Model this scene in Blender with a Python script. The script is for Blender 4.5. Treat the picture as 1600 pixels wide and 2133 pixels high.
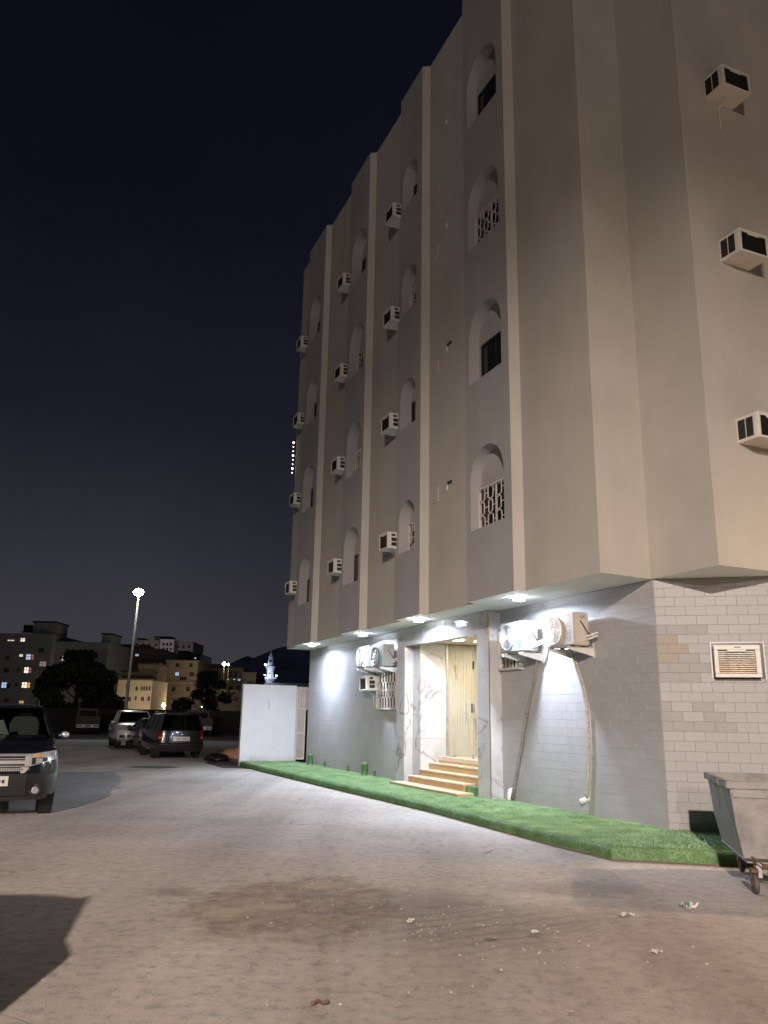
import bpy, bmesh, math, random
import numpy as np
from mathutils import Vector, Matrix

# ------------------------------------------------------------------ clear
for o in list(bpy.data.objects):
    bpy.data.objects.remove(o, do_unlink=True)
scene = bpy.context.scene
COL = scene.collection
random.seed(7)
rng = np.random.default_rng(11)
R_ = math.radians

# ------------------------------------------------------------------ camera
CAM = Vector((0, 0, 1.65))
CR = Vector((0.999846, -0.004305, 0.017019))
CU = Vector((-0.017555, -0.245168, 0.969322))
CF = Vector((0.0, 0.969471, 0.245205))
cd = bpy.data.cameras.new('camera')
cd.sensor_fit = 'HORIZONTAL'
cd.sensor_width = 36
cd.lens = 36 * 1690 / 1600
cd.clip_start = 0.05
cd.clip_end = 6000
co = bpy.data.objects.new('camera', cd)
COL.objects.link(co)
m = Matrix((CR, CU, -CF)).transposed().to_4x4()
m.translation = CAM
co.matrix_world = m
scene.camera = co

# ------------------------------------------------------------------ night sky
w = bpy.data.worlds.new('World')
scene.world = w
w.use_nodes = True
nt = w.node_tree
bg = nt.nodes['Background']
tc = nt.nodes.new('ShaderNodeTexCoord')
sep = nt.nodes.new('ShaderNodeSeparateXYZ')
nt.links.new(tc.outputs['Generated'], sep.inputs[0])
ramp = nt.nodes.new('ShaderNodeValToRGB')
cr = ramp.color_ramp
cr.elements[0].position = 0.0
cr.elements[0].color = (0.0415, 0.0385, 0.0425, 1)
cr.elements[1].position = 1.0
cr.elements[1].color = (0.0022, 0.0022, 0.005, 1)
for p_, c_ in ((0.08, (0.0345, 0.0335, 0.0405, 1)), (0.2, (0.0205, 0.0208, 0.0285, 1)),
               (0.33, (0.0098, 0.0102, 0.0165, 1)), (0.55, (0.0042, 0.0042, 0.0088, 1))):
    e = cr.elements.new(p_)
    e.color = c_
nt.links.new(sep.outputs['Z'], ramp.inputs[0])
cn = nt.nodes.new('ShaderNodeTexNoise')
cn.inputs['Scale'].default_value = 3.0
cn.inputs['Detail'].default_value = 5
nt.links.new(tc.outputs['Generated'], cn.inputs['Vector'])
mr = nt.nodes.new('ShaderNodeMapRange')
mr.inputs[1].default_value = 0.35
mr.inputs[2].default_value = 0.75
mr.inputs[3].default_value = 0.79
mr.inputs[4].default_value = 1.04
nt.links.new(cn.outputs[0], mr.inputs[0])
nt.links.new(mr.outputs[0], bg.inputs['Strength'])
nt.links.new(ramp.outputs[0], bg.inputs['Color'])

# ------------------------------------------------------------------ lamps out of frame
def light(name, typ, loc, power, col, target=None, **kw):
    d = bpy.data.lights.new(name, typ)
    d.energy = power
    d.color = col
    for k, v in kw.items():
        setattr(d, k, v)
    o = bpy.data.objects.new(name, d)
    COL.objects.link(o)
    o.location = loc
    if target is not None:
        o.rotation_euler = (Vector(target) - Vector(loc)).to_track_quat('-Z', 'Y').to_euler()
    return o
# street lamp down the street behind the photographer
L1 = light('street_lamp_light', 'SPOT', (-4.0, -22.0, 11.8), 44000, (1.0, 0.84, 0.745), (1.0, 5.6, 0.0),
           spot_size=R_(44), spot_blend=1.0, shadow_soft_size=0.22)
L1.scale = (1.7, 1.0, 1.0)
# added fill light far behind the camera, lifting the upper floors
light('added_fill_light', 'SPOT', (-10.0, -62.0, 13.0), 29000, (1.0, 0.85, 0.75), (0.0, 20.0, 4.0), spot_size=R_(70), spot_blend=0.5, shadow_soft_size=0.3)
# warm lamp on the side street to the right of the building
light('side_street_light', 'AREA', (11.2, 11.8, 5.6), 760, (1.0, 0.70, 0.44), (11.2, 11.8, 0), shape='DISK', size=0.35)

scene.view_settings.view_transform = 'Standard'
scene.view_settings.look = 'None'
scene.view_settings.exposure = 0.33
scene.view_settings.gamma = 1.0
scene.view_settings.use_curve_mapping = False
scene.cycles.max_bounces = 6
scene.cycles.diffuse_bounces = 3
scene.cycles.glossy_bounces = 3
scene.cycles.transparent_max_bounces = 8
scene.cycles.sample_clamp_indirect = 4.0
scene.cycles.use_denoising = True

# ------------------------------------------------------------------ helpers: materials
def sl(r, g, b):
    f = lambda c: (c / 255 / 12.92) if c / 255 <= 0.04045 else ((c / 255 + 0.055) / 1.055) ** 2.4
    return (f(r), f(g), f(b))
MATS = {}
def pm(name, col, rough=0.6, metal=0.0, var=0.12, vs=3.0, bump=0.0, bs=40.0, coat=0.0, spec=0.5, det=5.0, col2=None):
    """plain procedural surface: colour varied by noise, optional fine relief"""
    if name in MATS:
        return MATS[name]
    mt = bpy.data.materials.new(name)
    mt.use_nodes = True
    n = mt.node_tree
    b = n.nodes['Principled BSDF']
    b.inputs['Roughness'].default_value = rough
    b.inputs['Metallic'].default_value = metal
    b.inputs['Coat Weight'].default_value = coat
    b.inputs['Coat Roughness'].default_value = 0.05
    b.inputs['Specular IOR Level'].default_value = spec
    t = n.nodes.new('ShaderNodeTexCoord')
    no = n.nodes.new('ShaderNodeTexNoise')
    no.inputs['Scale'].default_value = vs
    no.inputs['Detail'].default_value = det
    no.inputs['Roughness'].default_value = 0.62
    n.links.new(t.outputs['Object'], no.inputs['Vector'])
    rp = n.nodes.new('ShaderNodeValToRGB')
    c1 = tuple(max(0, c * (1 - var)) for c in col) + (1,)
    c2 = (tuple(c * (1 + var) for c in col) if col2 is None else tuple(col2)) + (1,)
    rp.color_ramp.elements[0].position = 0.32
    rp.color_ramp.elements[1].position = 0.68
    rp.color_ramp.elements[0].color = c1
    rp.color_ramp.elements[1].color = c2
    n.links.new(no.outputs[0], rp.inputs[0])
    n.links.new(rp.outputs[0], b.inputs['Base Color'])
    if bump:
        n2 = n.nodes.new('ShaderNodeTexNoise')
        n2.inputs['Scale'].default_value = bs
        n2.inputs['Detail'].default_value = 4
        n.links.new(t.outputs['Object'], n2.inputs['Vector'])
        bp = n.nodes.new('ShaderNodeBump')
        bp.inputs['Strength'].default_value = bump
        bp.inputs['Distance'].default_value = 0.02
        n.links.new(n2.outputs[0], bp.inputs['Height'])
        n.links.new(bp.outputs[0], b.inputs['Normal'])
    MATS[name] = mt
    return mt
def em(name, col, strength):
    if name in MATS:
        return MATS[name]
    mt = bpy.data.materials.new(name)
    mt.use_nodes = True
    b = mt.node_tree.nodes['Principled BSDF']
    b.inputs['Base Color'].default_value = (*col, 1)
    b.inputs['Emission Color'].default_value = (*col, 1)
    b.inputs['Emission Strength'].default_value = strength
    MATS[name] = mt
    return mt
def glassmat(name, tint, refl=0.09, rough=0.02):
    mt = bpy.data.materials.new(name)
    mt.use_nodes = True
    n = mt.node_tree
    n.nodes.remove(n.nodes['Principled BSDF'])
    out = n.nodes['Material Output']
    tr = n.nodes.new('ShaderNodeBsdfTransparent')
    tr.inputs[0].default_value = (*tint, 1)
    gl = n.nodes.new('ShaderNodeBsdfGlossy')
    gl.inputs['Roughness'].default_value = rough
    lw = n.nodes.new('ShaderNodeLayerWeight')
    lw.inputs[0].default_value = 0.5
    pw = n.nodes.new('ShaderNodeMath'); pw.operation = 'POWER'; pw.inputs[1].default_value = 4.0
    n.links.new(lw.outputs['Facing'], pw.inputs[0])
    ma = n.nodes.new('ShaderNodeMath'); ma.operation = 'MULTIPLY_ADD'; ma.inputs[1].default_value = 0.8; ma.inputs[2].default_value = refl * 0.5
    n.links.new(pw.outputs[0], ma.inputs[0])
    mx = n.nodes.new('ShaderNodeMixShader')
    n.links.new(ma.outputs[0], mx.inputs[0])
    n.links.new(tr.outputs[0], mx.inputs[1])
    n.links.new(gl.outputs[0], mx.inputs[2])
    n.links.new(mx.outputs[0], out.inputs[0])
    MATS[name] = mt
    return mt

# ------------------------------------------------------------------ helpers: meshes
class MB:
    def __init__(s):
        s.v = []
        s.f = []
    def pts(s, p):
        i = len(s.v)
        s.v += [tuple(q) for q in p]
        return i
    def poly(s, p):
        i = s.pts(p)
        s.f.append(tuple(range(i, i + len(p))))
        return s
    def box(s, x0, x1, y0, y1, z0, z1):
        if x0 > x1: x0, x1 = x1, x0
        if y0 > y1: y0, y1 = y1, y0
        if z0 > z1: z0, z1 = z1, z0
        i = s.pts([(x0, y0, z0), (x1, y0, z0), (x1, y1, z0), (x0, y1, z0), (x0, y0, z1), (x1, y0, z1), (x1, y1, z1), (x0, y1, z1)])
        for q in ((0, 3, 2, 1), (4, 5, 6, 7), (0, 1, 5, 4), (1, 2, 6, 5), (2, 3, 7, 6), (3, 0, 4, 7)):
            s.f.append(tuple(i + k for k in q))
        return s
    def hexa(s, b, t):
        """b, t: four bottom and four top points"""
        i = s.pts(list(b) + list(t))
        for q in ((0, 3, 2, 1), (4, 5, 6, 7), (0, 1, 5, 4), (1, 2, 6, 5), (2, 3, 7, 6), (3, 0, 4, 7)):
            s.f.append(tuple(i + k for k in q))
        return s
    def bar(s, p, q, wd, th, up=(0, 0, 1)):
        p, q, up = Vector(p), Vector(q), Vector(up)
        d = (q - p).normalized()
        a = d.cross(up)
        if a.length < 1e-4:
            a = d.cross(Vector((1, 0, 0)))
        a.normalize()
        b = a.cross(d)
        a = a * wd / 2
        b = b * th / 2
        return s.hexa([p - a - b, p + a - b, p + a + b, p - a + b], [q - a - b, q + a - b, q + a + b, q - a + b])
    def cyl(s, p, q, r0, r1=None, n=16, caps=True):
        r1 = r0 if r1 is None else r1
        p, q = Vector(p), Vector(q)
        d = (q - p).normalized()
        a = d.cross(Vector((0, 0, 1)))
        if a.length < 1e-4:
            a = Vector((1, 0, 0))
        a.normalize()
        b = d.cross(a)
        i = len(s.v)
        for c, r in ((p, r0), (q, r1)):
            for k in range(n):
                t = 2 * math.pi * k / n
                s.v.append(tuple(c + a * math.cos(t) * r + b * math.sin(t) * r))
        for k in range(n):
            k2 = (k + 1) % n
            s.f.append((i + k, i + k2, i + n + k2, i + n + k))
        if caps:
            s.f.append(tuple(i + k for k in reversed(range(n))))
            s.f.append(tuple(i + n + k for k in range(n)))
        return s
    def tube(s, path, r, n=8, caps=True):
        P = [Vector(p) for p in path]
        rr = r if isinstance(r, (list, tuple)) else [r] * len(P)
        i = len(s.v)
        a = None
        for k, p in enumerate(P):
            d = (P[min(k + 1, len(P) - 1)] - P[max(k - 1, 0)]).normalized()
            if a is None:
                a = d.cross(Vector((0, 0, 1)))
                if a.length < 1e-3:
                    a = d.cross(Vector((1, 0, 0)))
            a = (a - d * a.dot(d)).normalized()
            b = d.cross(a)
            for j in range(n):
                t = 2 * math.pi * j / n
                s.v.append(tuple(p + (a * math.cos(t) + b * math.sin(t)) * rr[k]))
        for k in range(len(P) - 1):
            for j in range(n):
                j2 = (j + 1) % n
                s.f.append((i + k * n + j, i + k * n + j2, i + (k + 1) * n + j2, i + (k + 1) * n + j))
        if caps:
            s.f.append(tuple(i + j for j in reversed(range(n))))
            s.f.append(tuple(i + (len(P) - 1) * n + j for j in range(n)))
        return s
    def lathe(s, prof, c=(0, 0, 0), ax='z', n=20):
        """prof: list of (radius, height)"""
        i = len(s.v)
        c = Vector(c)
        for r, h in prof:
            for k in range(n):
                t = 2 * math.pi * k / n
                u, v_ = r * math.cos(t), r * math.sin(t)
                q = {'z': (u, v_, h), 'x': (h, u, v_), 'y': (v_, h, u)}[ax]
                s.v.append(tuple(c + Vector(q)))
        for j in range(len(prof) - 1):
            for k in range(n):
                k2 = (k + 1) % n
                s.f.append((i + j * n + k, i + j * n + k2, i + (j + 1) * n + k2, i + (j + 1) * n + k))
        if prof[0][0] > 1e-6:
            s.f.append(tuple(i + k for k in reversed(range(n))))
        if prof[-1][0] > 1e-6:
            s.f.append(tuple(i + (len(prof) - 1) * n + k for k in range(n)))
        return s
    def torus(s, c, R, r, ax='y', n=28, k=6):
        prof = []
        i = len(s.v)
        c = Vector(c)
        for a in range(n):
            t = 2 * math.pi * a / n
            for b in range(k):
                ph = 2 * math.pi * b / k
                rad = R + r * math.cos(ph)
                h = r * math.sin(ph)
                u, v_ = rad * math.cos(t), rad * math.sin(t)
                q = {'z': (u, v_, h), 'x': (h, u, v_), 'y': (v_, h, u)}[ax]
                s.v.append(tuple(c + Vector(q)))
        for a in range(n):
            a2 = (a + 1) % n
            for b in range(k):
                b2 = (b + 1) % k
                s.f.append((i + a * k + b, i + a * k + b2, i + a2 * k + b2, i + a2 * k + b))
        return s
    def ball(s, c, r, n=10, sc=(1, 1, 1)):
        c = Vector(c)
        pr = [(max(1e-7, math.sin(math.pi * j / n)) * r, -math.cos(math.pi * j / n) * r) for j in range(n + 1)]
        i = len(s.v)
        s.lathe(pr, (0, 0, 0), 'z', n * 2)
        for k in range(i, len(s.v)):
            q = s.v[k]
            s.v[k] = (c.x + q[0] * sc[0], c.y + q[1] * sc[1], c.z + q[2] * sc[2])
        return s
    def grid(s, fn, nu, nv):
        i = len(s.v)
        for a in range(nu + 1):
            for b in range(nv + 1):
                s.v.append(tuple(fn(a / nu, b / nv)))
        for a in range(nu):
            for b in range(nv):
                q = i + a * (nv + 1) + b
                s.f.append((q, q + nv + 1, q + nv + 2, q + 1))
        return s
    def prism(s, poly, fn, h0, h1):
        """poly of 2-D points; fn(u, v, h) -> 3-D"""
        n = len(poly)
        i = s.pts([fn(u, v_, h0) for u, v_ in poly] + [fn(u, v_, h1) for u, v_ in poly])
        s.f.append(tuple(i + k for k in range(n)))
        s.f.append(tuple(i + n + k for k in reversed(range(n))))
        for k in range(n):
            k2 = (k + 1) % n
            s.f.append((i + k2, i + k, i + n + k, i + n + k2))
        return s
    def build(s, name, mat, parent=None, smooth=False, bevel=0.0, seg=1):
        me = bpy.data.meshes.new(name)
        me.from_pydata(s.v, [], s.f)
        bm = bmesh.new()
        bm.from_mesh(me)
        if smooth or bevel:
            bmesh.ops.remove_doubles(bm, verts=bm.verts, dist=1e-5)
        bmesh.ops.recalc_face_normals(bm, faces=bm.faces)
        if bevel:
            es = [e for e in bm.edges if len(e.link_faces) == 2 and e.calc_face_angle(0) > 0.6]
            bmesh.ops.bevel(bm, geom=es, offset=bevel, segments=seg, affect='EDGES', clamp_overlap=True)
        bm.to_mesh(me)
        bm.free()
        me.materials.append(mat)
        if smooth:
            me.polygons.foreach_set('use_smooth', [True] * len(me.polygons))
            if smooth != 'all':
                me.set_sharp_from_angle(angle=R_(40))
        o = bpy.data.objects.new(name, me)
        COL.objects.link(o)
        if parent:
            o.parent = parent
        return o

def tag(o, label=None, cat=None, group=None, kind=None):
    if label: o['label'] = label
    if cat: o['category'] = cat
    if group: o['group'] = group
    if kind: o['kind'] = kind
    return o
def empty(name, loc, rz=0.0, label=None, cat=None, group=None):
    o = bpy.data.objects.new(name, None)
    o.empty_display_size = 0.2
    COL.objects.link(o)
    o.location = loc
    o.rotation_euler = (0, 0, rz)
    return tag(o, label, cat, group)
def copy_tree(o, parent=None):
    c = o.copy()
    COL.objects.link(c)
    if parent: c.parent = parent
    for ch in list(o.children):
        copy_tree(ch, c)
    return c
def at(px, py, Y):
    """a point of the far background, Y metres down the street"""
    d = CF * 1690 + CR * (px - 800) - CU * (py - 1066.5)
    return CAM + d * (Y / d.y)

# ------------------------------------------------------------------ building frame (s along facade, d towards street)
BC = Vector((4.1636, 12.3685, 0))
BROT = R_(113.504)
BU = Vector((-0.39881, 0.91703, 0))
BN = Vector((-0.91703, -0.39881, 0))
def BW(s, d, z=0.0):
    return BC + BU * s + BN * d + Vector((0, 0, z))
PLAT, SOF, TOP = 0.16, 3.786, 17.78

# ------------------------------------------------------------------ materials
def ground_mat():
    mt = bpy.data.materials.new('dusty_concrete')
    mt.use_nodes = True
    n = mt.node_tree
    L = n.links.new
    b = n.nodes['Principled BSDF']
    b.inputs['Roughness'].default_value = 0.9
    b.inputs['Specular IOR Level'].default_value = 0.25
    t = n.nodes.new('ShaderNodeTexCoord')
    def noise(scale, det=6, rough=0.6, dist=0.0, vec=None):
        x = n.nodes.new('ShaderNodeTexNoise')
        x.inputs['Scale'].default_value = scale
        x.inputs['Detail'].default_value = det
        x.inputs['Roughness'].default_value = rough
        x.inputs['Distortion'].default_value = dist
        L(vec or t.outputs['Object'], x.inputs['Vector'])
        return x.outputs[0]
    def ramp(src, stops):
        r = n.nodes.new('ShaderNodeValToRGB')
        e = r.color_ramp.elements
        e[0].position, e[0].color = stops[0][0], (*stops[0][1], 1)
        e[1].position, e[1].color = stops[-1][0], (*stops[-1][1], 1)
        for p, c in stops[1:-1]:
            q = e.new(p)
            q.color = (*c, 1)
        L(src, r.inputs[0])
        return r.outputs[0]
    def mix(a, c, f, mode='MIX'):
        x = n.nodes.new('ShaderNodeMix')
        x.data_type = 'RGBA'
        x.blend_type = mode
        for k, v in ((0, f), (6, a), (7, c)):
            if isinstance(v, (int, float)): x.inputs[k].default_value = v
            elif isinstance(v, tuple): x.inputs[k].default_value = (*v, 1)
            else: L(v, x.inputs[k])
        return x.outputs[2]
    def mth(op, a, c=None, clamp=False):
        x = n.nodes.new('ShaderNodeMath')
        x.operation = op
        x.use_clamp = clamp
        for k, v in ((0, a), (1, c)):
            if v is None: continue
            if isinstance(v, (int, float)): x.inputs[k].default_value = v
            else: L(v, x.inputs[k])
        return x.outputs[0]
    base = ramp(noise(0.33, 8, 0.62, 0.3), [(0.3, (0.395, 0.348, 0.31)), (0.5, (0.50, 0.447, 0.402)), (0.7, (0.565, 0.515, 0.472))])
    fine = ramp(noise(9.0, 8, 0.75), [(0.28, (0.5, 0.49, 0.48)), (0.48, (1, 1, 1)), (0.72, (1.22, 1.2, 1.17))])
    c = mix(base, fine, 1.0, 'MULTIPLY')
    grit = ramp(noise(120.0, 3, 0.7), [(0.32, (0.66, 0.66, 0.66)), (0.5, (1, 1, 1)), (0.68, (1.28, 1.26, 1.22))])
    c = mix(c, grit, 0.9, 'MULTIPLY')
    # old dark drips and gum spots
    vo = n.nodes.new('ShaderNodeTexVoronoi')
    vo.inputs['Scale'].default_value = 0.85
    L(t.outputs['Object'], vo.inputs['Vector'])
    wob = mth('MULTIPLY', noise(14, 3), 0.07)
    spot = ramp(mth('ADD', vo.outputs['Distance'], wob), [(0.075, (1, 1, 1)), (0.1, (0, 0, 0))])
    keep = ramp(vo.outputs['Color'], [(0.42, (0, 0, 0)), (0.45, (1, 1, 1))])
    c = mix(c, (0.095, 0.085, 0.075), mth('MULTIPLY', mth('MULTIPLY', spot, keep), 0.85))
    # worn wheel tracks running down the street
    mp = n.nodes.new('ShaderNodeMapping')
    mp.inputs['Rotation'].default_value = (0, 0, R_(-23.5))
    mp.inputs['Scale'].default_value = (0.9, 0.06, 1)
    L(t.outputs['Object'], mp.inputs['Vector'])
    tr = ramp(noise(1.0, 4, 0.5, 0.2, mp.outputs[0]), [(0.38, (0.84, 0.83, 0.82)), (0.52, (1, 1, 1)), (0.64, (1.1, 1.09, 1.08))])
    c = mix(c, tr, 1.0, 'MULTIPLY')
    # muddy broken patch in the lane and pale sand lying in it
    def blob(cx, cy, rx, ry, edge=0.35, amp=0.7, sc=1.6):
        m1 = n.nodes.new('ShaderNodeMapping')
        m1.vector_type = 'TEXTURE'
        m1.inputs['Location'].default_value = (cx, cy, 0)
        m1.inputs['Scale'].default_value = (rx, ry, 1000)
        L(t.outputs['Object'], m1.inputs['Vector'])
        ln = n.nodes.new('ShaderNodeVectorMath')
        ln.operation = 'LENGTH'
        L(m1.outputs[0], ln.inputs[0])
        dd = mth('ADD', ln.outputs['Value'], mth('MULTIPLY', mth('SUBTRACT', noise(sc, 6, 0.65), 0.5), amp * 2))
        r = n.nodes.new('ShaderNodeMapRange')
        r.inputs[1].default_value = 1.0 + edge / 2
        r.inputs[2].default_value = 1.0 - edge / 2
        L(dd, r.inputs[0])
        return r.outputs[0]
    mud = blob(-0.75, 7.95, 0.95, 1.15, 0.35, 0.85, 1.9)
    mudv = ramp(noise(5.0, 7, 0.7), [(0.3, (0.42, 0.36, 0.32)), (0.5, (0.66, 0.59, 0.53)), (0.7, (0.92, 0.86, 0.8))])
    c = mix(c, mix(c, mudv, 1.0, 'MULTIPLY'), mth('MULTIPLY', mud, 0.85))
    for a in ((-1.27, 7.66, 0.2, 0.13), (-0.93, 7.84, 0.2, 0.12), (-0.6, 8.85, 0.22, 0.2)):
        c = mix(c, (0.47, 0.385, 0.295), mth('MULTIPLY', blob(*a, 0.9, 0.5, 6), 0.75))
    for a in ((0.9, 7.4, 1.0, 0.8), (0.35, 8.2, 0.6, 0.5), (2.0, 8.9, 0.7, 0.35)):  # soft dark blobs paint the shadow wedge into the ground colour
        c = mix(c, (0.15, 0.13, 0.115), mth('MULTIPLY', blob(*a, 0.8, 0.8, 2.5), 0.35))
    c = mix(c, (0.3, 0.19, 0.125), mth('MULTIPLY', blob(2.6, 6.3, 1.6, 1.5, 1.2, 0.6, 0.9), 0.3))
    c = mix(c, (0.1, 0.085, 0.07), mth('MULTIPLY', blob(-1.98, 8.42, 0.2, 0.2, 1.2, 1.0, 9), 0.35))
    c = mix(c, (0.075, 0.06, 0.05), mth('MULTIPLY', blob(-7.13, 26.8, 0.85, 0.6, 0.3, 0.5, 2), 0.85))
    # scuffs and small stains everywhere
    sc_ = ramp(noise(2.6, 9, 0.78, 0.4), [(0.3, (0.7, 0.68, 0.66)), (0.42, (0.95, 0.95, 0.95)), (0.6, (1, 1, 1)), (0.74, (1.16, 1.15, 1.13))])
    c = mix(c, sc_, 0.9, 'MULTIPLY')
    v2 = n.nodes.new('ShaderNodeTexVoronoi')
    v2.inputs['Scale'].default_value = 3.4
    L(t.outputs['Object'], v2.inputs['Vector'])
    s2 = ramp(mth('ADD', v2.outputs['Distance'], mth('MULTIPLY', noise(30, 3), 0.12)), [(0.1, (1, 1, 1)), (0.16, (0, 0, 0))])
    k2 = ramp(v2.outputs['Color'], [(0.55, (0, 0, 0)), (0.6, (1, 1, 1))])
    c = mix(c, (0.13, 0.11, 0.095), mth('MULTIPLY', mth('MULTIPLY', s2, k2), 0.5))
    v3 = n.nodes.new('ShaderNodeTexVoronoi')
    v3.inputs['Scale'].default_value = 13.0
    L(t.outputs['Object'], v3.inputs['Vector'])
    s3 = ramp(v3.outputs['Distance'], [(0.10, (1, 1, 1)), (0.17, (0, 0, 0))])
    t3 = ramp(v3.outputs['Color'], [(0.3, (0.16, 0.135, 0.115)), (0.55, (0.4, 0.35, 0.31)), (0.75, (0.68, 0.63, 0.56))])
    g3 = ramp(noise(0.8, 5, 0.6), [(0.42, (0.15, 0.15, 0.15)), (0.6, (1, 1, 1))])
    c = mix(c, t3, mth('MULTIPLY', mth('MULTIPLY', s3, g3), 0.42))
    wv_ = n.nodes.new('ShaderNodeTexWave')
    wv_.inputs['Scale'].default_value = 1.6
    wv_.inputs['Distortion'].default_value = 5.0
    wv_.inputs['Detail'].default_value = 4
    wm_ = n.nodes.new('ShaderNodeMapping'); wm_.inputs['Rotation'].default_value = (0, 0, R_(62))
    L(t.outputs['Object'], wm_.inputs['Vector']); L(wm_.outputs[0], wv_.inputs['Vector'])
    rt = ramp(wv_.outputs['Fac'], [(0.72, (0, 0, 0)), (0.9, (1, 1, 1))])
    c = mix(c, (0.17, 0.145, 0.125), mth('MULTIPLY', mth('MULTIPLY', rt, blob(0.85, 7.3, 0.75, 0.75, 0.9, 0.7, 2)), 0.42))
    # cracks
    vc = n.nodes.new('ShaderNodeTexVoronoi')
    vc.feature = 'DISTANCE_TO_EDGE'
    vc.inputs['Scale'].default_value = 0.3
    ad = n.nodes.new('ShaderNodeVectorMath')
    ad.operation = 'ADD'
    nn = n.nodes.new('ShaderNodeTexNoise')
    nn.inputs['Scale'].default_value = 0.9
    nn.inputs['Detail'].default_value = 6
    L(t.outputs['Object'], nn.inputs['Vector'])
    L(nn.outputs['Color'], ad.inputs[0])
    L(t.outputs['Object'], ad.inputs[1])
    L(ad.outputs[0], vc.inputs['Vector'])
    crack = ramp(vc.outputs['Distance'], [(0.0, (1, 1, 1)), (0.006, (0, 0, 0))])
    crack = mth('MULTIPLY', crack, ramp(noise(0.5, 3), [(0.56, (0, 0, 0)), (0.66, (1, 1, 1))]))
    c = mix(c, (0.09, 0.075, 0.062), mth('MULTIPLY', crack, 0.7))
    L(c, b.inputs['Base Color'])
    h = mth('ADD', mth('MULTIPLY', noise(2.2, 4, 0.5), 0.16), mth('MULTIPLY', noise(60, 6, 0.8), 0.34))
    h = mth('SUBTRACT', h, mth('MULTIPLY', crack, 0.3))
    h = mth('SUBTRACT', h, mth('MULTIPLY', mud, 0.15))
    h = mth('ADD', h, mth('MULTIPLY', mth('MULTIPLY', mud, noise(12, 6, 0.75)), 0.5))
    bp = n.nodes.new('ShaderNodeBump')
    bp.inputs['Strength'].default_value = 0.55
    bp.inputs['Distance'].default_value = 0.05
    L(h, bp.inputs['Height'])
    L(bp.outputs[0], b.inputs['Normal'])
    return mt
def marble_mat(name, base, vein, rough=0.07):
    mt = bpy.data.materials.new(name)
    mt.use_nodes = True
    n = mt.node_tree
    L = n.links.new
    b = n.nodes['Principled BSDF']
    b.inputs['Roughness'].default_value = rough
    t = n.nodes.new('ShaderNodeTexCoord')
    cols = None
    mp = n.nodes.new('ShaderNodeMapping')
    mp.inputs['Rotation'].default_value = (0.5, 0.35, 0.4)
    L(t.outputs['Object'], mp.inputs['Vector'])
    no = n.nodes.new('ShaderNodeTexNoise')
    no.inputs['Scale'].default_value = 1.0
    no.inputs['Detail'].default_value = 7
    no.inputs['Distortion'].default_value = 0.7
    L(mp.outputs[0], no.inputs['Vector'])
    sb = n.nodes.new('ShaderNodeMath'); sb.operation = 'SUBTRACT'; sb.inputs[1].default_value = 0.5
    L(no.outputs[0], sb.inputs[0])
    ab = n.nodes.new('ShaderNodeMath'); ab.operation = 'ABSOLUTE'
    L(sb.outputs[0], ab.inputs[0])
    r = n.nodes.new('ShaderNodeValToRGB')
    e = r.color_ramp.elements
    e[0].position, e[0].color = 0.0, (*vein, 1)
    e[1].position, e[1].color = 0.035, (*base, 1)
    q = e.new(0.010); q.color = (*[(a * 0.45 + c * 0.55) for a, c in zip(vein, base)], 1)
    L(ab.outputs[0], r.inputs[0])
    # veins come and go
    n2 = n.nodes.new('ShaderNodeTexNoise')
    n2.inputs['Scale'].default_value = 1.3
    L(t.outputs['Object'], n2.inputs['Vector'])
    r2 = n.nodes.new('ShaderNodeMapRange')
    r2.inputs[1].default_value = 0.36
    r2.inputs[2].default_value = 0.52
    L(n2.outputs[0], r2.inputs[0])
    mx = n.nodes.new('ShaderNodeMix'); mx.data_type = 'RGBA'
    mx.inputs[6].default_value = (*base, 1)
    L(r2.outputs[0], mx.inputs[0])
    L(r.outputs[0], mx.inputs[7])
    n3 = n.nodes.new('ShaderNodeTexNoise')
    n3.inputs['Scale'].default_value = 2.2
    n3.inputs['Detail'].default_value = 5
    L(mp.outputs[0], n3.inputs['Vector'])
    r3 = n.nodes.new('ShaderNodeValToRGB')
    r3.color_ramp.elements[0].position = 0.3
    r3.color_ramp.elements[0].color = (0.84, 0.84, 0.85, 1)
    r3.color_ramp.elements[1].position = 0.65
    r3.color_ramp.elements[1].color = (1, 1, 1, 1)
    L(n3.outputs[0], r3.inputs[0])
    m2 = n.nodes.new('ShaderNodeMix'); m2.data_type = 'RGBA'; m2.blend_type = 'MULTIPLY'; m2.inputs[0].default_value = 1
    L(mx.outputs[2], m2.inputs[6]); L(r3.outputs[0], m2.inputs[7])
    L(m2.outputs[2], b.inputs['Base Color'])
    MATS[name] = mt
    return mt
M_GROUND = ground_mat()
M_MARBLE = marble_mat('white_marble', (0.50, 0.495, 0.488), (0.24, 0.215, 0.195))
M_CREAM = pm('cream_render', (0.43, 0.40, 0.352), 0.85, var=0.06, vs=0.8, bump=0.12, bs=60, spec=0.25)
M_GREY = pm('grey_render', (0.335, 0.325, 0.318), 0.85, var=0.06, vs=0.8, bump=0.12, bs=60, spec=0.25)
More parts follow.
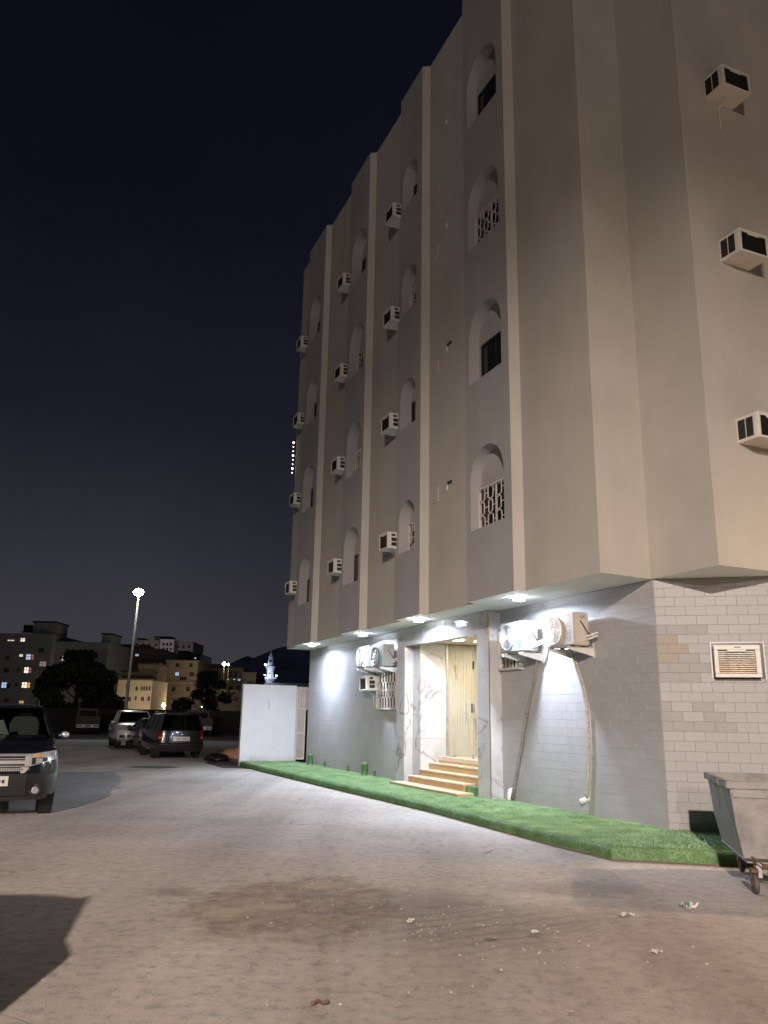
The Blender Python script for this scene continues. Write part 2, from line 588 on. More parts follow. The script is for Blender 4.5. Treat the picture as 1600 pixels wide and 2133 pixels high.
def weather(mt, amt=0.1, base_dirt=None, vsc=(5.0, 5.0, 0.16)):
    n = mt.node_tree
    b = n.nodes['Principled BSDF']
    src = b.inputs['Base Color'].links[0].from_socket
    t = n.nodes.new('ShaderNodeTexCoord')
    mp = n.nodes.new('ShaderNodeMapping'); mp.inputs['Scale'].default_value = vsc
    n.links.new(t.outputs['Object'], mp.inputs['Vector'])
    no = n.nodes.new('ShaderNodeTexNoise'); no.inputs['Scale'].default_value = 1.0; no.inputs['Detail'].default_value = 6; no.inputs['Roughness'].default_value = 0.65
    n.links.new(mp.outputs[0], no.inputs['Vector'])
    r = n.nodes.new('ShaderNodeMapRange')
    r.inputs[1].default_value = 0.3; r.inputs[2].default_value = 0.62; r.inputs[3].default_value = 1 - amt * 1.6; r.inputs[4].default_value = 1.03
    n.links.new(no.outputs[0], r.inputs[0])
    m1 = n.nodes.new('ShaderNodeMix'); m1.data_type = 'RGBA'; m1.blend_type = 'MULTIPLY'; m1.inputs[0].default_value = 1
    n.links.new(src, m1.inputs[6]); n.links.new(r.outputs[0], m1.inputs[7])
    last = m1.outputs[2]
    if base_dirt:
        sp = n.nodes.new('ShaderNodeSeparateXYZ'); n.links.new(t.outputs['Object'], sp.inputs[0])
        n3 = n.nodes.new('ShaderNodeTexNoise'); n3.inputs['Scale'].default_value = 3.0; n3.inputs['Detail'].default_value = 6
        n.links.new(t.outputs['Object'], n3.inputs['Vector'])
        ad = n.nodes.new('ShaderNodeMath'); ad.operation = 'MULTIPLY_ADD'; ad.inputs[1].default_value = -0.5; n.links.new(n3.outputs[0], ad.inputs[0]); n.links.new(sp.outputs['Z'], ad.inputs[2])
        r4 = n.nodes.new('ShaderNodeMapRange'); r4.inputs[1].default_value = -0.15; r4.inputs[2].default_value = base_dirt; r4.inputs[3].default_value = 0.45; r4.inputs[4].default_value = 0.0
        n.links.new(ad.outputs[0], r4.inputs[0])
        m2 = n.nodes.new('ShaderNodeMix'); m2.data_type = 'RGBA'; m2.inputs[7].default_value = (0.30, 0.25, 0.2, 1)
        n.links.new(r4.outputs[0], m2.inputs[0]); n.links.new(last, m2.inputs[6]); last = m2.outputs[2]
    n.links.new(last, b.inputs['Base Color'])
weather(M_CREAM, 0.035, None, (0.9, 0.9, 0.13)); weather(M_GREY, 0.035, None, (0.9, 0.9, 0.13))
M_SOFFIT = pm('soffit_paint', (0.76, 0.76, 0.75), 0.75, var=0.08, vs=2.0, bump=0.5, bs=28)
M_BLOCK = pm('painted_block', (0.355, 0.346, 0.345), 0.55, var=0.09, vs=1.7, bump=0.14, bs=24)
_n = M_BLOCK.node_tree
_oi = _n.nodes.new('ShaderNodeObjectInfo')
_mr = _n.nodes.new('ShaderNodeMapRange'); _mr.inputs[3].default_value = 0.97; _mr.inputs[4].default_value = 1.03
_n.links.new(_oi.outputs['Random'], _mr.inputs[0])
_bs = _n.nodes['Principled BSDF']
_src = _bs.inputs['Base Color'].links[0].from_socket
_mx = _n.nodes.new('ShaderNodeMix'); _mx.data_type = 'RGBA'; _mx.blend_type = 'MULTIPLY'; _mx.inputs[0].default_value = 1
_n.links.new(_src, _mx.inputs[6]); _n.links.new(_mr.outputs[0], _mx.inputs[7]); _n.links.new(_mx.outputs[2], _bs.inputs['Base Color'])
M_JOINT2 = pm('facade_joint', (0.34, 0.332, 0.33), 0.7, var=0.06, vs=2.0)
M_BARE = pm('bare_sandy_block', (0.37, 0.315, 0.23), 0.85, var=0.08, vs=30, bump=0.2, bs=80, col2=(0.37, 0.34, 0.31))
M_SMUDGE = pm('smudged_block', (0.325, 0.31, 0.30), 0.7, var=0.06, vs=30, col2=(0.35, 0.34, 0.335))
M_JOINT = pm('painted_joint', (0.28, 0.268, 0.258), 0.8, var=0.1, vs=2.0)
M_WHITE = pm('white_paint', (0.72, 0.74, 0.76), 0.5, var=0.05, vs=1.2, bump=0.08, bs=10)
M_WWALL = pm('boundary_white', (0.62, 0.64, 0.67), 0.6, var=0.05, vs=1.2, bump=0.12, bs=14)
weather(M_WWALL, 0.025, 0.12, (1.2, 1.2, 0.5))
M_GRILLE = pm('cream_metal', (0.56, 0.52, 0.47), 0.45, var=0.1, vs=6)
M_DARK = pm('dark_opening', (0.012, 0.011, 0.011), 0.3, var=0.3, vs=2)
M_PANE = pm('night_window_glass', (0.012, 0.013, 0.015), 0.06, var=0.3, vs=1)
M_FRAME = pm('dark_aluminium', (0.028, 0.026, 0.025), 0.35, metal=0.4, var=0.15)
M_GOLD = pm('brass_trim', (0.55, 0.34, 0.12), 0.3, metal=0.8, var=0.2, vs=9)
M_ACW = pm('ac_case_paint', (0.62, 0.59, 0.54), 0.42, var=0.07, vs=5)
M_ACD = pm('ac_dark_louvre', (0.028, 0.026, 0.022), 0.5, var=0.3, vs=12)
M_FIN = pm('ac_coil_fins', (0.15, 0.12, 0.075), 0.35, metal=0.5, var=0.25, vs=22)
M_STEEL = pm('galvanised_steel', (0.42, 0.42, 0.41), 0.4, metal=0.6, var=0.15, vs=8)
M_RUBBER = pm('black_rubber', (0.012, 0.012, 0.012), 0.75, var=0.3, vs=8)
M_LAMP = em('led_diffuser', (0.86, 0.93, 1.0), 28.0)

# ------------------------------------------------------------------ ground
def sheet(name, poly, z, mat, kind='structure'):
    o = MB().poly([(x, y, z) for x, y in poly]).build(name, mat)
    return tag(o, kind=kind)
M_SOIL = pm('dark_waste_ground', (0.055, 0.046, 0.04), 0.95, var=0.35, vs=0.35, bump=0.5, bs=3)
M_ROAD = pm('pale_asphalt', (0.24, 0.225, 0.21), 0.9, var=0.14, vs=0.4, bump=0.3, bs=20)
M_RED = pm('red_soil', (0.33, 0.18, 0.11), 0.95, var=0.3, vs=0.9, bump=0.8, bs=5)
sheet('ground', [(-2500, -600), (2500, -600), (2500, 4000), (-2500, 4000)], -0.006, M_SOIL)
# the paved street in front of the building
sheet('street', [(-34, -60), (60, -60), (60, 11), (14, 22), (-5.0, 27.0), (-6.1, 29.6), (-6.4, 33), (-8.2, 38), (-10.5, 45), (-30, 38), (-40, 30)], 0.0, M_GROUND)
sheet('road', [(-120, 12.0), (-17.0, 40.5), (6.0, 47.5), (60, 62), (60, 74), (3.0, 58.5), (-18.0, 51.5), (-120, 24.0)], 0.005, M_ROAD)
# bare red soil beyond the white wall
md = MB()
pts = []
for k in range(40):
    t = 2 * math.pi * k / 40
    rr = 1 + 0.10 * math.sin(3 * t) + 0.07 * math.sin(7 * t + 1)
    pts.append((-4.2 + 4.2 * rr * math.cos(t) - 1.6 * math.sin(t), 37.5 + 9.5 * rr * math.sin(t)))
def soilz(x, y):
    return 0.012 + 0.03 * (math.sin(x * 2.1) * math.cos(y * 1.7) + 1) * 0.3
c0 = (-4.2, 37.5)
for k in range(40):
    a, b = pts[k], pts[(k + 1) % 40]
    for j in range(5):
        f0, f1 = j / 5, (j + 1) / 5
        q = [(c0[0] + (p[0] - c0[0]) * f, c0[1] + (p[1] - c0[1]) * f) for p, f in ((a, f0), (b, f0), (b, f1), (a, f1))]
        zz = [soilz(*p) if f < 1 else 0.008 for p, f in zip(q, (f0, f0, f1, f1))]
        if j == 0:
            md.poly([(q[0][0], q[0][1], zz[0]), (q[2][0], q[2][1], zz[2]), (q[3][0], q[3][1], zz[3])])
        else:
            md.poly([(p[0], p[1], z) for p, z in zip(q, zz)])
tag(md.build('dirt_ground', M_RED, smooth='all'), kind='structure')

# ------------------------------------------------------------------ the apartment building
bld = empty('apartment_building', BC, BROT, 'tall cream apartment building with fluted facade, arched windows and lit marble entrance', 'building')
dA = lambda s: 1.05 - 0.016 * s
dB = lambda s: 1.22 - 0.016 * s
BAYS = [(2.07, 3.75), (5.87, 7.22), (9.45, 11.0), (13.42, 15.25)]
END = 16.5
out = [(-1.35, -10.0), (-1.35, 0.02), (0.0, 0.04), (-0.08, 1.06)]
bay_i = []
for s0, s1 in BAYS:
    out += [(s0 - 0.1, dA(s0)), (s0, dB(s0))]
    bay_i.append(len(out) - 1)
    out += [(s1, dB(s1)), (s1, dA(s1))]
out += [(END, dA(END)), (END, -10.0)]
up = MB()
for i in range(len(out)):
    if i in bay_i:
        continue
    a, b = out[i], out[(i + 1) % len(out)]
    up.poly([(a[0], a[1], SOF), (b[0], b[1], SOF), (b[0], b[1], TOP), (a[0], a[1], TOP)])
up.poly([(a[0], a[1], TOP) for a in out])
up.build('upper_wall', M_CREAM, bld)
MB().poly([(a[0], a[1], SOF) for a in out]).build('soffit', M_SOFFIT, bld)

# window bays: arched recesses, four storeys
WIN = [  # centre s, half width, sill, apex, recess depth
    (2.95, 0.62, 5.13, 6.70, 0.24), (6.58, 0.43, 5.29, 6.48, 0.30), (10.18, 0.575, 5.07, 6.60, 0.32), (14.30, 0.56, 5.02, 6.55, 0.32)]
KIND = [['grille', 'glass', 'grille', 'glass'], ['grille', 'glass', 'grille', 'glass'],
        ['glass', 'bars', 'grille', 'glass'], ['glass', 'glass', 'glass', 'glass']]
def grille_mesh(w_, h_, cols, rows):
    """lattice of interlaced zig-zag bars, in x (width) and z (height), y = outwards"""
    g = MB()
    t = 0.022
    g.box(-w_ / 2, w_ / 2, -0.012, 0.012, 0, 0.03).box(-w_ / 2, w_ / 2, -0.012, 0.012, h_ - 0.03, h_)
    g.box(-w_ / 2, -w_ / 2 + 0.03, -0.011, 0.011, 0.03, h_ - 0.03).box(w_ / 2 - 0.03, w_ / 2, -0.011, 0.011, 0.03, h_ - 0.03)
    cw = w_ / cols
    rh = h_ / rows
    for c in range(cols):
        xc = -w_ / 2 + (c + 0.5) * cw
        a = cw * 0.27
        for sg, yy in ((1, 0.006), (-1, -0.006)):
            x = sg * a
            for r in range(rows):
                z0 = r * rh - rh * 0.15
                zs = [max(0.02, z0 + rh * 0.15 * 0), z0 + rh * 0.85, z0 + rh * 1.15]
                lo = max(0.02, z0 + rh * 0.15 + (0 if r else 0))
                g.bar((xc + x, yy, max(0.02, r * rh + rh * 0.14)), (xc + x, yy, min(h_ - 0.02, (r + 1) * rh - rh * 0.14)), t, 0.012, (0, 1, 0))
                if r < rows - 1:
                    g.bar((xc + x, yy, (r + 1) * rh - rh * 0.14), (xc - x, yy, (r + 1) * rh + rh * 0.14), t, 0.012, (0, 1, 0))
                else:
                    g.bar((xc + x, yy, h_ - rh * 0.14), (xc, yy, h_ - 0.01), t, 0.012, (0, 1, 0))
                if r == 0:
                    g.bar((xc, yy, 0.01), (xc + x, yy, rh * 0.14), t, 0.012, (0, 1, 0))
                x = -x
        if c < cols - 1:
            for r in range(rows):
                g.bar((xc + a, 0, (r + 0.5) * rh), (xc + cw - a, 0, (r + 0.5) * rh), t * 0.8, 0.012, (0, 1, 0))
    return g
for bi, ((s0, s1), (sc, hw, sill, apex, dep)) in enumerate(zip(BAYS, WIN)):
    D = lambda s: dB(s)
    zb = [SOF, 7.0, 10.0, 13.0, TOP]
    wm = MB()
    for k in range(4):
        z0, z1 = zb[k], zb[k + 1]
        zs, za = sill + 3.0 * k, apex + 3.0 * k
        sp = za - hw
        arc = [(sc + hw * math.cos(t), sp + hw * math.sin(t)) for t in [math.pi / 2 * j / 10 for j in range(11)]]
        hi = [(s1, z0), (s1, z1), (sc, z1)] + arc[::-1] + [(sc + hw, zs), (sc, zs), (sc, z0)]
        lo = [(s0, z0), (s0, z1), (sc, z1)] + [(2 * sc - p[0], p[1]) for p in arc[::-1]] + [(sc - hw, zs), (sc, zs), (sc, z0)]
        for pl in (hi, lo):
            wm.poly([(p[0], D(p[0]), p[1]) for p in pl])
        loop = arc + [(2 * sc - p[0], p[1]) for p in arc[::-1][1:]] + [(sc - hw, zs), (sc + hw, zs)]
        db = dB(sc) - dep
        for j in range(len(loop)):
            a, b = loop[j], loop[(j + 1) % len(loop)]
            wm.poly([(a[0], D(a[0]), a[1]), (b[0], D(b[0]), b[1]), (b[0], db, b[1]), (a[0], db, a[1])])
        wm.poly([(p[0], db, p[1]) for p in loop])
        # the window itself
        wh = 0.84 if bi != 1 else 0.72
        ww = 2 * hw - 0.04
        kd = KIND[bi][k]
        if kd == 'glass' and bi in (0, 1, 2):
            ww = (2 * hw) * 0.86
        wcx = sc - hw + 0.03 + ww / 2
        wi = empty('window', (wcx, db, zs + 0.012))
        wi.parent = bld
        MB().box(-ww / 2 + 0.03, ww / 2 - 0.03, 0.004, 0.014, 0.03, wh - 0.03).build('pane', M_PANE, wi)
        fr = MB().box(-ww / 2, ww / 2, 0.002, 0.04, 0, 0.04).box(-ww / 2, ww / 2, 0.002, 0.04, wh - 0.04, wh)
        fr.box(-ww / 2, -ww / 2 + 0.04, 0.003, 0.038, 0.04, wh - 0.04).box(ww / 2 - 0.04, ww / 2, 0.003, 0.038, 0.04, wh - 0.04)
        fr.box(-0.02, 0.02, 0.003, 0.036, 0.04, wh - 0.04)
        fr.build('frame', M_FRAME if kd == 'glass' else M_GRILLE, wi)
        if kd == 'grille':
            g = grille_mesh(ww, wh, 4 if bi == 0 else 3, 3).build('grille', M_GRILLE, wi)
            g.location = (0, 0.06, 0)
        elif kd == 'bars':
            g = MB()
            for j in range(7):
                x = -ww / 2 + ww * (j + 0.5) / 7
                g.box(x - 0.012, x + 0.012, 0.048, 0.07, 0, wh)
            g.box(-ww / 2, ww / 2, 0.071, 0.085, wh * 0.3, wh * 0.3 + 0.03).box(-ww / 2, ww / 2, 0.071, 0.085, wh * 0.75, wh * 0.75 + 0.03)
            g.build('grille', M_GRILLE, wi)
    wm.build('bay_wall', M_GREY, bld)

# small wall fittings between the bays: blanked squares and pipe holes
for k, z in enumerate((6.16, 9.16, 12.1)):
    s = 5.42
    MB().box(s - 0.13, s + 0.13, dA(s) - 0.01, dA(s) + 0.018, z, z + 0.33).build('vent_cover', M_CREAM, bld, bevel=0.006)
for k, z in enumerate((6.45, 9.62, 12.7, 15.5)):
    s = 4.75
    for ds in (-0.055, 0.055):
        MB().cyl((s + ds, dA(s) - 0.02, z), (s + ds, dA(s) + 0.025, z), 0.035, n=12).build('pipe_stub', M_ACD if k < 2 else M_CREAM, bld)
    MB().box(s + 0.1, s + 0.15, dA(s), dA(s) + 0.01, z - 0.14, z - 0.02).build('plaster_patch', M_WHITE, bld)

# ground floor walls
ground_wall = MB().box(0.0, 4.45, -0.2, 0.0, 0, SOF - 0.002).build('ground_floor_wall', M_JOINT2, bld)
far_wall = MB().box(8.84, 16.41, -0.2, 0.0, 0, SOF - 0.002).box(16.21, 16.41, -10, -0.2, 0, SOF - 0.002).build('ground_floor_wall', M_JOINT2, bld)
CHD = Vector((-0.627, -0.779, 0))           # the bevelled corner runs this way
CHN = Vector((-0.779, 0.627, 0))            # and faces this way
chz = math.atan2(CHD.y, CHD.x)
corner_wall = MB().box(0.003, 3.9, 0.0, 0.2, 0, SOF - 0.003).build('corner_wall', M_JOINT, bld)
corner_wall.rotation_euler = (0, 0, chz)    # local x along the wall, local -y outwards
MB().poly([(CHD.x * 3.9, CHD.y * 3.9, 0), (CHD.x * 3.9 - 0.5, -10, 0), (CHD.x * 3.9 - 0.5, -10, SOF), (CHD.x * 3.9, CHD.y * 3.9, SOF)]).build('side_wall', M_BLOCK, bld)
# painted blocks: 14 x 29 cm, thin bevelled faces standing a few millimetres proud
BL, BH = 0.291, 0.1411
def brick_mesh(l, h, name, th=0.006, j=0.0013, e=0.0022):
    g = MB()
    g.hexa([(j, 0, j), (l - j, 0, j), (l - j, 0, h - j), (j, 0, h - j)],
           [(j + e, th, j + e), (l - j - e, th, j + e), (l - j - e, th, h - j - e), (j + e, th, h - j - e)])
    o = g.build(name, M_BLOCK)
    me = o.data
    bpy.data.objects.remove(o)
    return me
bm_full = brick_mesh(BL, BH, 'brick')
bm_half = brick_mesh(BL / 2, BH, 'brick_half')
bm_full_f = brick_mesh(BL, BH, 'facade_brick', 0.0028, 0.0008, 0.0016)
bm_half_f = brick_mesh(BL / 2, BH, 'facade_brick_half', 0.0028, 0.0008, 0.0016)
def put_brick(me, parent, loc, rz=0.0):
    o = bpy.data.objects.new('brick', me)
    COL.objects.link(o)
    o.parent = parent
    o.location = loc
    o.rotation_euler = (0, 0, rz)
    return o
n_br = 0
rest = MB()
def brick_rest(x0, x1, z0, th, sy=1):
    j, e = 0.0008, 0.0016
    rest.hexa([(x0 + j, 0, z0 + j), (x1 - j, 0, z0 + j), (x1 - j, 0, z0 + BH - j), (x0 + j, 0, z0 + BH - j)],
              [(x0 + j + e, th, z0 + j + e), (x1 - j - e, th, z0 + j + e), (x1 - j - e, th, z0 + BH - j - e), (x0 + j + e, th, z0 + BH - j - e)])
rows = int((SOF - 0.004 - PLAT) / BH) + 1
# bevelled corner wall (faces local -y)
rest_c = MB()
for r in range(rows):
    z = SOF - 0.006 - (r + 1) * BH
    x = 0.004
    first = True
    while x < 3.8:
        l = BL / 2 if (first and r % 2) else BL
        first = False
        if x < 1.72 and n_br < 168:
            bk = put_brick(bm_half if l < BL else bm_full, corner_wall, (x + l, -random.uniform(0, 0.0012), z), math.pi)
            mt_ = M_BARE if (r in (6, 7, 8) and x < 0.2) or (r == 7 and x < 0.3) else M_SMUDGE if (r in (5, 8, 9, 10) and x < 0.5) or (r in (13, 14, 15) and x < 0.75 and random.random() < 0.7) else None
            if mt_:
                bk.material_slots[0].link = 'OBJECT'
                bk.material_slots[0].material = mt_
            n_br += 1
        else:
            j, e, th = 0.0013, 0.0022, -0.006
            rest_c.hexa([(x + j, 0, z + j), (x + l - j, 0, z + j), (x + l - j, 0, z + BH - j), (x + j, 0, z + BH - j)],
                        [(x + j + e, th, z + j + e), (x + l - j - e, th, z + j + e), (x + l - j - e, th, z + BH - j - e), (x + j + e, th, z + BH - j - e)])
        x += l
tag(rest_c.build('brick_courses', M_BLOCK, corner_wall), kind='stuff')
# facade wall
for r in range(rows):
    z = SOF - 0.005 - (r + 1) * BH
    for (a0, a1) in ((0.004, 4.44), (8.85, 16.40)):
        x = a0
        first = True
        while x < a1 - 0.05:
            l = min(BL / 2 if (first and (r + 1) % 2) else BL, a1 - x)
            first = False
            if x < 1.6 and l > BL * 0.45 and n_br < 300 and 0.3 < z < 3.6:
                put_brick(bm_half_f if l < BL * 0.9 else bm_full_f, ground_wall, (x, random.uniform(0, 0.0008), z))
                n_br += 1
            else:
                brick_rest(x, x + l, z, 0.0028 + random.uniform(0, 0.0008))
            x += l
tag(rest.build('brick_courses', M_BLOCK, ground_wall), kind='stuff')

# --- marble portal
por = empty('portal', (0, 0, 0)); por.parent = bld
def panel(name, x0, x1, y0, y1, z0, z1, mat=M_MARBLE, par=por):
    return MB().box(x0, x1, y0, y1, z0, z1).build(name, mat, par, bevel=0.002)
ZJ = [0.10, 1.18, 2.62, SOF - 0.004]
for i in range(3):
    z0, z1 = ZJ[i] + 0.0015, ZJ[i + 1] - 0.0015
    panel('marble_panel', 8.412, 8.84, 0.25, 0.27, z0, z1)        # left pier front
    panel('marble_panel', 4.452, 4.928, 0.25, 0.27, z0, z1)       # right pier front
    panel('marble_panel', 4.44, 4.452, 0.0, 0.262, z0, z1)        # right pier outer side
    panel('marble_panel', 8.84, 8.852, 0.0, 0.262, z0, z1)        # left pier outer side
    zt = min(z1, 3.33)
    panel('marble_panel', 8.40, 8.412, 0.035, 0.262, z0, zt)      # left reveal
    panel('marble_panel', 4.928, 4.94, 0.035, 0.262, z0, zt)      # right reveal
    zt = min(z1, 3.40)
    panel('marble_panel', 8.0, 8.40, 0.015, 0.033, z0, zt)        # inner jamb
    panel('marble_panel', 4.94, 5.34, 0.015, 0.033, z0, zt)
    panel('marble_panel', 8.0, 8.02, -0.66, 0.013, z0, zt, M_MARBLE)   # alcove side
    panel('marble_panel', 5.32, 5.34, -0.66, 0.013, z0, zt, M_MARBLE)
panel('lintel_panel', 4.931, 6.66, 0.25, 0.2685, 3.335, SOF - 0.004)
panel('lintel_panel', 6.663, 8.409, 0.25, 0.2685, 3.335, SOF - 0.004)
panel('lintel_underside', 4.94, 8.40, 0.0, 0.249, 3.335, 3.35)
MB().box(4.44, 4.46, 0.262, 0.2735, 0.1, SOF - 0.004).box(8.394, 8.4, 0.262, 0.272, 0.1, 3.33).box(8.0, 8.006, 0.033, 0.04, 0.3, 3.33).box(8.392, 8.4, 0.033, 0.04, 0.3, 3.33).build('brass_edge', M_GOLD, por)
# corridor behind the portal
M_SLAT = pm('cream_slats', (0.46, 0.43, 0.345), 0.5, var=0.06, vs=4)
M_INT = pm('corridor_paint', (0.62, 0.56, 0.44), 0.6, var=0.05, vs=2)
M_TREAD = pm('beige_stair_marble', (0.58, 0.47, 0.33), 0.3, var=0.08, vs=6)
M_RISER = pm('tan_stair_marble', (0.45, 0.29, 0.13), 0.32, var=0.1, vs=8)
cor = empty('corridor', (0, 0, 0)); cor.parent = bld
MB().box(5.34, 8.0, -4.4, -0.445, 0.70, 0.78).build('corridor_floor', M_TREAD, cor)
MB().box(5.2, 8.14, -4.5, -0.02, 3.41, 3.46).build('corridor_ceiling', M_INT, cor)
MB().box(8.03, 8.1, -4.5, -0.02, 0.0, 3.40).box(5.2, 5.31, -4.5, -0.02, 0, 3.40).box(5.31, 8.03, -4.5, -4.4, 0, 3.40).build('corridor_wall', M_INT, cor)
sl_ = MB()
y = -0.70
while y > -4.35:
    sl_.box(8.008, 8.03, y - 0.034, y, 0.782, 3.40)
    y -= 0.044
tag(sl_.build('wall_slats', M_SLAT, cor), kind='stuff')
light('corridor_lamp', 'AREA', BW(6.9, -1.5, 3.39), 36, (1.0, 0.89, 0.72), BW(6.9, -1.5, 0), shape='DISK', size=0.5)
light('alcove_lamp', 'AREA', BW(6.9, -0.36, 3.39), 13, (1.0, 0.87, 0.64), BW(6.9, -0.36, 0), shape='DISK', size=0.3)
for sy in (-1.5, -0.36):
    MB().cyl((6.9, sy, 3.395), (6.9, sy, 3.409), 0.16, n=20).build('ceiling_lamp', em('warm_diffuser', (1.0, 0.86, 0.6), 12), cor)
# glass doors
M_GLASS = glassmat('door_glass', (0.97, 0.98, 0.96))
gd = empty('glass_door', (0, 0, 0)); gd.parent = bld
for a, b in ((7.62, 7.97), (6.72, 7.61), (5.36, 6.71)):
    MB().poly([(a, -0.664, 0.79), (b, -0.664, 0.79), (b, -0.664, 3.40), (a, -0.664, 3.40)]).build('glass_pane', M_GLASS, gd)
MB().box(7.972, 7.998, -0.69, -0.645, 0.78, 3.405).box(7.62, 7.97, -0.69, -0.645, 0.781, 0.80).build('door_frame', M_STEEL, gd)
for s in (6.93, 6.62):
    hd = MB().cyl((s, -0.6, 1.58), (s, -0.6, 2.05), 0.012, n=10)
    for z in (1.66, 1.97):
        hd.cyl((s, -0.66, z), (s, -0.6, z), 0.008, n=8)
    hd.build('handle', M_STEEL, gd)
MB().box(6.66, 6.78, -0.655, -0.64, 1.78, 1.98).build('door_lock', M_FRAME, gd)
MB().box(7.5, 7.66, -0.658, -0.645, 0.785, 0.83).build('patch_fitting', M_STEEL, gd)
MB().box(6.68, 6.76, -0.658, -0.645, 0.785, 0.87).build('patch_fitting', M_STEEL, gd)
MB().box(7.5, 7.64, -0.6595, -0.657, 2.70, 2.86).build('door_sticker', pm('faded_sticker', (0.4, 0.32, 0.18), 0.6, var=0.5, vs=30), gd)
MB().box(6.66, 6.72, -0.658, -0.645, 2.74, 2.92).build('door_closer', M_FRAME, gd)
# entrance steps
st = empty('entrance_steps', (0, 0, 0)); st.parent = bld
def step(s0, s1, d0, d1, zb_, zt_):
    e = MB().box(s0, s1, d0, d1 - 0.012, zb_, zt_ - 0.028).build('step', M_RISER, st)
    MB().box(s0 - 0.004, s1 + 0.01, d0, d1, zt_ - 0.027, zt_).build('tread', M_TREAD, e, bevel=0.004)
step(5.05, 8.28, 0.275, 0.69, 0.165, 0.225)
step(5.40, 8.0, 0.04, 0.35, 0.166, 0.37)
step(4.945, 7.998, -0.2, 0.08, 0.30, 0.505)
step(5.345, 7.996, -0.45, -0.18, 0.30, 0.645)
step(5.345, 7.994, -0.70, -0.44, 0.30, 0.782)

# ground-floor windows with lattice guards
def ground_window(s0, s1, z0, z1, cols, rows_):
    wi = empty('window', ((s0 + s1) / 2, 0.008, z0)); wi.parent = bld
    wd, h_ = s1 - s0, z1 - z0
    MB().box(-wd / 2 + 0.04, wd / 2 - 0.04, 0.0, 0.012, 0.04, h_ - 0.04).build('pane', M_PANE, wi)
    MB().box(-wd / 2, wd / 2, 0, 0.05, 0, 0.04).box(-wd / 2, wd / 2, 0, 0.05, h_ - 0.04, h_).box(-wd / 2, -wd / 2 + 0.04, 0.001, 0.049, 0.04, h_ - 0.04).box(wd / 2 - 0.04, wd / 2, 0.001, 0.049, 0.04, h_ - 0.04).build('frame', M_WHITE, wi)
    g = grille_mesh(wd - 0.02, h_ - 0.02, cols, rows_).build('grille', M_GRILLE, wi)
    g.location = (0, 0.075, 0.01)
ground_window(9.30, 10.56, 1.84, 2.82, 7, 3)
ground_window(3.62, 4.40, 2.58, 3.40, 6, 3)

# ------------------------------------------------------------------ soffit downlights
for (s, d, where) in ((14.19, 0.70, 'over the far end of the turf'), (10.3, 0.62, 'above the pair of wall-hung condensers'),
                      (6.56, 0.80, 'above the marble entrance lintel'), (2.64, 0.72, 'above the bracket condensers near the corner')):
    t = empty('ceiling_light', BW(s, d, SOF), BROT, 'round white ceiling light glowing under the soffit ' + where, 'ceiling light', 'round lights under the soffit')
    MB().lathe([(0.09, -0.001), (0.09, -0.03), (0.126, -0.032), (0.13, -0.045), (0.128, -0.052), (0.112, -0.055)], n=28).build('rim', M_WHITE, t, smooth=True)
    MB().lathe([(0.105, -0.004), (0.105, -0.0295)], n=28).build('soffit_fill_ring', em('soffit_fill_glow', (0.86, 0.93, 1.0), 170.0), t)  # added glowing ring above the rim, brightens the soffit
    MB().lathe([(0.111, -0.05), (0.11, -0.06), (0.08, -0.068), (0.0001, -0.07)], n=28).build('diffuser', M_LAMP, t, smooth=True)
    light('downlight', 'AREA', BW(s, d, SOF - 0.075), 158, (0.68, 0.80, 1.0), BW(s, d, 0), shape='DISK', size=0.2, spread=R_(168))

